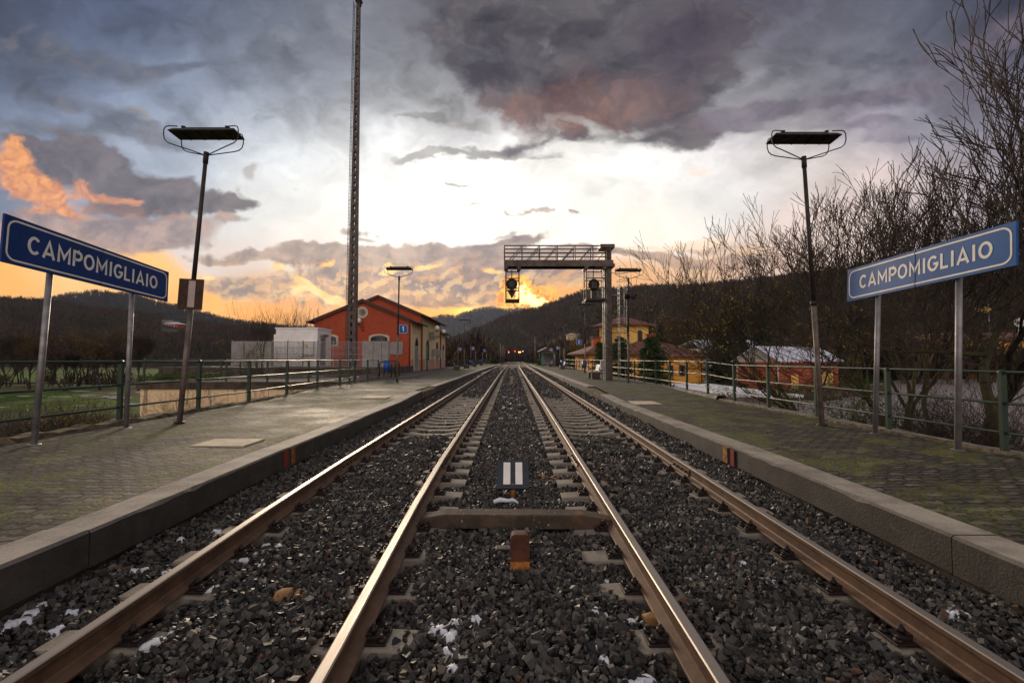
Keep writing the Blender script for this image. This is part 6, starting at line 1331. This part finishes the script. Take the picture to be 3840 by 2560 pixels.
for i, (px, Y, top, lb) in enumerate(((1575, 96, 722, 'broad brown oak keeping its dead leaves behind the orange wing'), (1618, 104, 738, 'brown-leaved oak behind the pale snowy-roofed house'), (1545, 110, 745, 'smaller brown oak left of the broad one'))):
    bare_tree(TX(px, Y), Y, -2.7, at(px, top, Y).z+2.7, lb, 101+i, (0, 0), 2, 4, .7, .2, .1, 'oak', 'bark', (4, 5), name='oak_tree', leafn=(.95, 9), minr=.02, lsz=.16)
# ---------------------------------------------------------------- left side planting
for i, (px, Y, top, R_, lf, lb) in enumerate(((80, 10.5, 905, 1.1, None, 'bare shrub under the near left railing'), (190, 11.5, 900, 1.4, 'yleaf', 'bare shrub with a few yellow leaves behind the left name sign post'), (290, 13.0, 935, 1.2, 'gleaf', 'low leafy shrub beside the beige retaining wall end'))):
    x = TX(px, Y); z = gz(x, Y); shrub(x, Y, z, max(.6, at(px, top, Y).z-z), R_, lb, 120+i, 40, lf, .25, .4, lsz=.03, depth=3)
for i, (px, Y, top, lb) in enumerate(((650, 47, 672, 'upright bare tree showing above the white cabin'), (607, 32.5, 715, 'thin bare whips left of the white cabin'), (708, 45, 705, 'bare small tree behind the white cabin'))):
    x = TX(px, Y); z = .5 if Y < 40 else -2.9; bare_tree(x, Y, z, at(px, top, Y).z-z, lb, 130+i, (0, 0), (5, 2, 3)[i], 3, .30, .05, .30, None, 'bark', (3, 4), name='bare_shrub_tree', minr=.006)
for i, (px, Y, n) in enumerate(((560, 31, 10), (595, 30, 8), (680, 33.8, 8))):
    shrub(TX(px, Y), Y, .5, 2.4, 1.0, ('thin yellow-leaved whips before the grey panels', 'rambling whips beside the grey panels', 'arching whips against the mesh fence')[i], 140+i, n, 'yleaf', .35, .3, lsz=.05)
for i, (px, Y) in enumerate(((440, 22.2), (385, 22.2), (470, 22.2))):
    x = TX(px, Y); shrub(x, Y-.1, -2.6, 2.7+.3*i, .9, ('wild rose stems climbing the beige wall behind the near left lamp', 'thin stems against the left end of the beige wall', 'thin stems climbing the beige wall right of the near left lamp')[i], 150+i, 7, 'yleaf', .3, .3, lsz=.035)
bush(TX(420, 24.5), 24.5, .42, 2.6, .7, .22, 'low green ivy mound on the terrace above the beige wall', 160, 'gleaf', 2600, .05, 'ivy', 'plant')
for i, px in enumerate(range(-60, 345, 27)):
    Y = 78+10*math.sin(i*2.1); top = 765+18*math.sin(i*1.7+1); x = TX(px, Y); z = gz(x, Y)
    bare_tree(x, Y, z, at(px, top, Y).z-z, 'dark bare riverside tree, %s' % ['at the far left edge of the picture','left of the near left railing post','behind the left end of the name sign','first right of the near sign post','second right of the near sign post','third right of the near sign post','behind the middle of the left name sign','left of the far sign post','ivy-clad, behind the far sign post','just right of the far sign post','second right of the far sign post','above the left end of the beige wall','between far sign post and near left lamp','just left of the near left lamp','behind the near left lamp','beside the near left lamp'][i], 170+i, (0, 0), 3, 4, .34, .13, .30, 'oak' if i % 2 else 'crown', 'bark', (3, 5), 'trees along the left field', leafn=(.8, 5), minr=.015, lsz=.10)
# field sheets and pooled water
def sheet(name, pts, z, mat): b = MB(); b.add([(x, y, z) for x, y in pts], [tuple(range(len(pts)))]); return tag(b.build(name, [mat]), kind='structure')
def wig(cx, cy, rx, ry, n=40, s=1.0): return [(cx+rx*(1+.16*math.sin(3*t+s)+.09*math.sin(7*t))*math.cos(t), cy+ry*(1+.16*math.sin(4*t+s))*math.sin(t)) for t in [2*PI*k/n for k in range(n)]]
sheet('field', [(-180, 88), (-26, 88), (-30, 235), (-270, 235)], -2.86, 'field')
b = MB()
for k in range(46):
    x = -62+34*random.random(); y = 55.5+random.uniform(-2.2, 2.2)*(1 if k < 30 else 6)+(x+40)*.05; P = wig(x, y, random.uniform(.3, 1.6), random.uniform(.08, .35), 24, k); b.add([(p, q, -2.87+.002*k) for p, q in P], [tuple(range(24))])
tag(b.build('flood_water', ['snow']), kind='structure')
# ---------------------------------------------------------------- hills and woods
HN = np.random.RandomState(9)
def hill(name, ridge, Y0, Y1, zb, mat, nc=220, nr=36, rough=.05, pw=.85):
    rx = np.array([p[0] for p in ridge], float); ry = np.array([p[1] for p in ridge], float); px = np.linspace(rx[0], rx[-1], nc); py = np.interp(px, rx, ry)
    Yr = Y1(px) if callable(Y1) else np.full(nc, Y1, float); t = np.linspace(0, 1, nr)[:, None]; Y = Y0+(Yr-Y0)*t; U = (px-1176)/FP
    zt = CZ+(826-py)/FP*Yr; zt = zt*(1+0*px); n1 = np.zeros((nr, nc))
    for k, a in ((3, 1.0), (7, .5), (16, .28), (37, .14)):
        ph = HN.rand(2)*6; n1 += a*np.sin(px[None]*k/420+ph[0]+3*t)*np.sin(t*k*.7+ph[1]+px[None]*k/900)
    Z = zb+(zt-zb)*t**pw+n1*rough*(zt-zb)*t*(1-t)*2.2
    X = U[None]*Y; V = np.stack([X, Y+0*X, Z], -1)
    extra = np.stack([X[-1]*1.25, Y[-1]*1.25, np.full(nc, zb)], -1)[None]; V = np.concatenate([V, extra]); i = np.arange(V.shape[0]*nc).reshape(-1, nc); F = np.stack([i[:-1,:-1], i[:-1,1:], i[1:,1:], i[1:,:-1]], -1).reshape(-1, 4)
    tag(np_mesh(name, V.reshape(-1, 3), F, mat, smooth=True), kind='structure'); return V[:-1]
def wood(name, V, n, h, mat, sl=26, ridge=0.15, seed=1, tmin=.02, clear=()):
    rg = np.random.RandomState(seed); nr, nc = V.shape[:2]; t = rg.uniform(tmin, 1, n)**.75*(nr-1.001); m = int(n*ridge); t[:m] = rg.uniform(.93, 1, m)*(nr-1.001); c = rg.uniform(0, nc-1.001, n); i = t.astype(int); j = c.astype(int); fi = (t-i)[:, None]; fj = (c-j)[:, None]
    B = (V[i, j]*(1-fj)+V[i, j+1]*fj)*(1-fi)+(V[i+1, j]*(1-fj)+V[i+1, j+1]*fj)*fi
    qx = 1176+FP*B[:, 0]/B[:, 1]; qy = 826-FP*(B[:, 2]-CZ)/B[:, 1]; ok = np.ones(n, bool)
    for (a, c, e, g) in clear: ok &= ~((qx > a) & (qx < c) & (qy > e) & (qy < g))     # clearings round the farms
    B = B[ok]; n = len(B); hh = h*rg.uniform(.55, 1.25, n); w = hh*rg.uniform(.22, .38, n)
    c0 = rg.normal(size=(n, sl, 3)); c0 /= np.linalg.norm(c0, axis=2)[..., None]; c0 *= rg.rand(n, sl, 1)**.4; C = B[:, None]+np.stack([c0[..., 0]*w[:, None], c0[..., 1]*w[:, None], (c0[..., 2]*.42+.56)*hh[:, None]], -1)
    up = np.stack([c0[..., 0]*.5, c0[..., 1]*.5, np.full((n, sl), 1.0)], -1)+rg.normal(size=(n, sl, 3))*.35; s = (hh*.13)[:, None, None]*rg.uniform(.5, 1.3, (n, sl, 1)); side = np.cross(up, rg.normal(size=(n, sl, 3))); side /= np.linalg.norm(side, axis=2)[..., None]
    T = np.stack([C-up*s-side*s*.30, C-up*s+side*s*.30, C+up*s*1.2], 2).reshape(-1, 3)
    tw = np.stack([B-np.array([1, 0, 0])*w[:, None]*.07, B+np.array([1, 0, 0])*w[:, None]*.07, B+np.array([0, 0, 1.])*hh[:, None]*.9], 1).reshape(-1, 3)
    A = np.concatenate([T, tw]); return tag(np_mesh(name, A, np.arange(len(A)).reshape(-1, 3), mat), kind='stuff')
lh = hill('hill', [(-700,655),(-300,682),(0,690),(70,694),(140,702),(195,712),(300,722),(332,726),(430,745),(500,753),(586,762),(640,770),(760,782),(900,800),(1000,812),(1080,822)], 250, 430, -4, 'hill'); wood('left_hill_wood', lh, 16000, 5.2, 'crown', 26, .10, 11, clear=((366,412,735,772), (412,432,742,766)))
bh = hill('hill', [(60,705),(117,690),(215,676),(260,681),(300,684),(352,699),(430,716),(508,738),(560,748),(640,756),(720,764),(860,790)], 560, 900, -4, 'hillfar', rough=.03); wood('blue_hill_wood', bh, 5000, 12, 'crownfar', 16, .2, 12)
f1 = hill('hill', [(820,800),(900,752),(960,738),(988,734),(1020,727),(1045,730),(1062,722),(1075,718),(1100,712),(1128,709),(1145,712),(1163,715),(1190,711),(1215,715),(1260,730),(1330,760)], 1500, 2600, -4, 'hillfar', rough=.04); wood('far_hill_wood', f1, 5000, 20, 'crownfar', 10, .25, 13)
rh = hill('hill', [(960,806),(1018,786),(1050,776),(1102,757),(1150,735),(1202,716),(1230,712),(1257,704),(1302,687),(1340,673),(1378,669),(1415,668),(1477,662),(1577,660),(1690,652),(1800,640),(1901,627),(2050,606),(2200,596),(2400,590),(2900,560),(3300,560)], np.interp(np.linspace(960, 3300, 320), [960, 1250, 1360, 1500], [520, 420, 230, 190]), lambda p: np.interp(p, [1000, 1250, 1500, 2400, 3300], [900, 760, 640, 560, 500]), -4, 'hill', nc=320, rough=.06, pw=1.05); wood('right_hill_wood', rh, 22000, 7.5, 'crown', 26, .10, 14, clear=((1298,1334,768,797), (1190,1275,790,800)))
# brown scrub woods on the valley floor either side of the line
def scrub(name, x0, x1, y0, y1, n, h, seed, mat='crown'):
    rg = np.random.RandomState(seed); V = np.zeros((6, 6, 3)); gy_, gx2 = np.meshgrid(np.linspace(y0, y1, 6), np.linspace(x0, x1, 6), indexing='ij'); V[..., 0] = gx2; V[..., 1] = gy_; V[..., 2] = ground_z(gx2, gy_); return wood(name, V, n, h, mat, 46, 0, seed, .0)
scrub('line_side_scrub', -60, -8.5, 128, 300, 900, 9, 21); scrub('line_side_scrub', 13, 90, 125, 300, 1100, 10, 22); scrub('line_side_scrub', -9, 14, 300, 420, 260, 9, 23); scrub('line_side_scrub', 16, 44, 92, 135, 160, 8, 24, 'oak')
scrub('line_side_scrub', -34, -12, 78, 128, 200, 7, 25); scrub('field_side_scrub', -110, -38, 74, 86, 110, 2.6, 27); scrub('roadside_scrub', 48, 130, 75, 200, 900, 9, 26)

# evening haze in the valley
b = MB().box(-3600, 3600, -300, 3300, -8, 420); hz = b.build('haze', []); hm = bpy.data.materials.new('valley_haze'); hm.use_nodes = True; hm.node_tree.nodes.clear()
pv = hm.node_tree.nodes.new('ShaderNodeVolumePrincipled'); pv.inputs['Color'].default_value = (0.55, 0.66, 0.95, 1); pv.inputs['Density'].default_value = 0.00006; pv.inputs['Anisotropy'].default_value = 0.3
mo = hm.node_tree.nodes.new('ShaderNodeOutputMaterial'); hm.node_tree.links.new(pv.outputs[0], mo.inputs['Volume']); hz.data.materials.clear(); hz.data.materials.append(hm); tag(hz, kind='stuff')
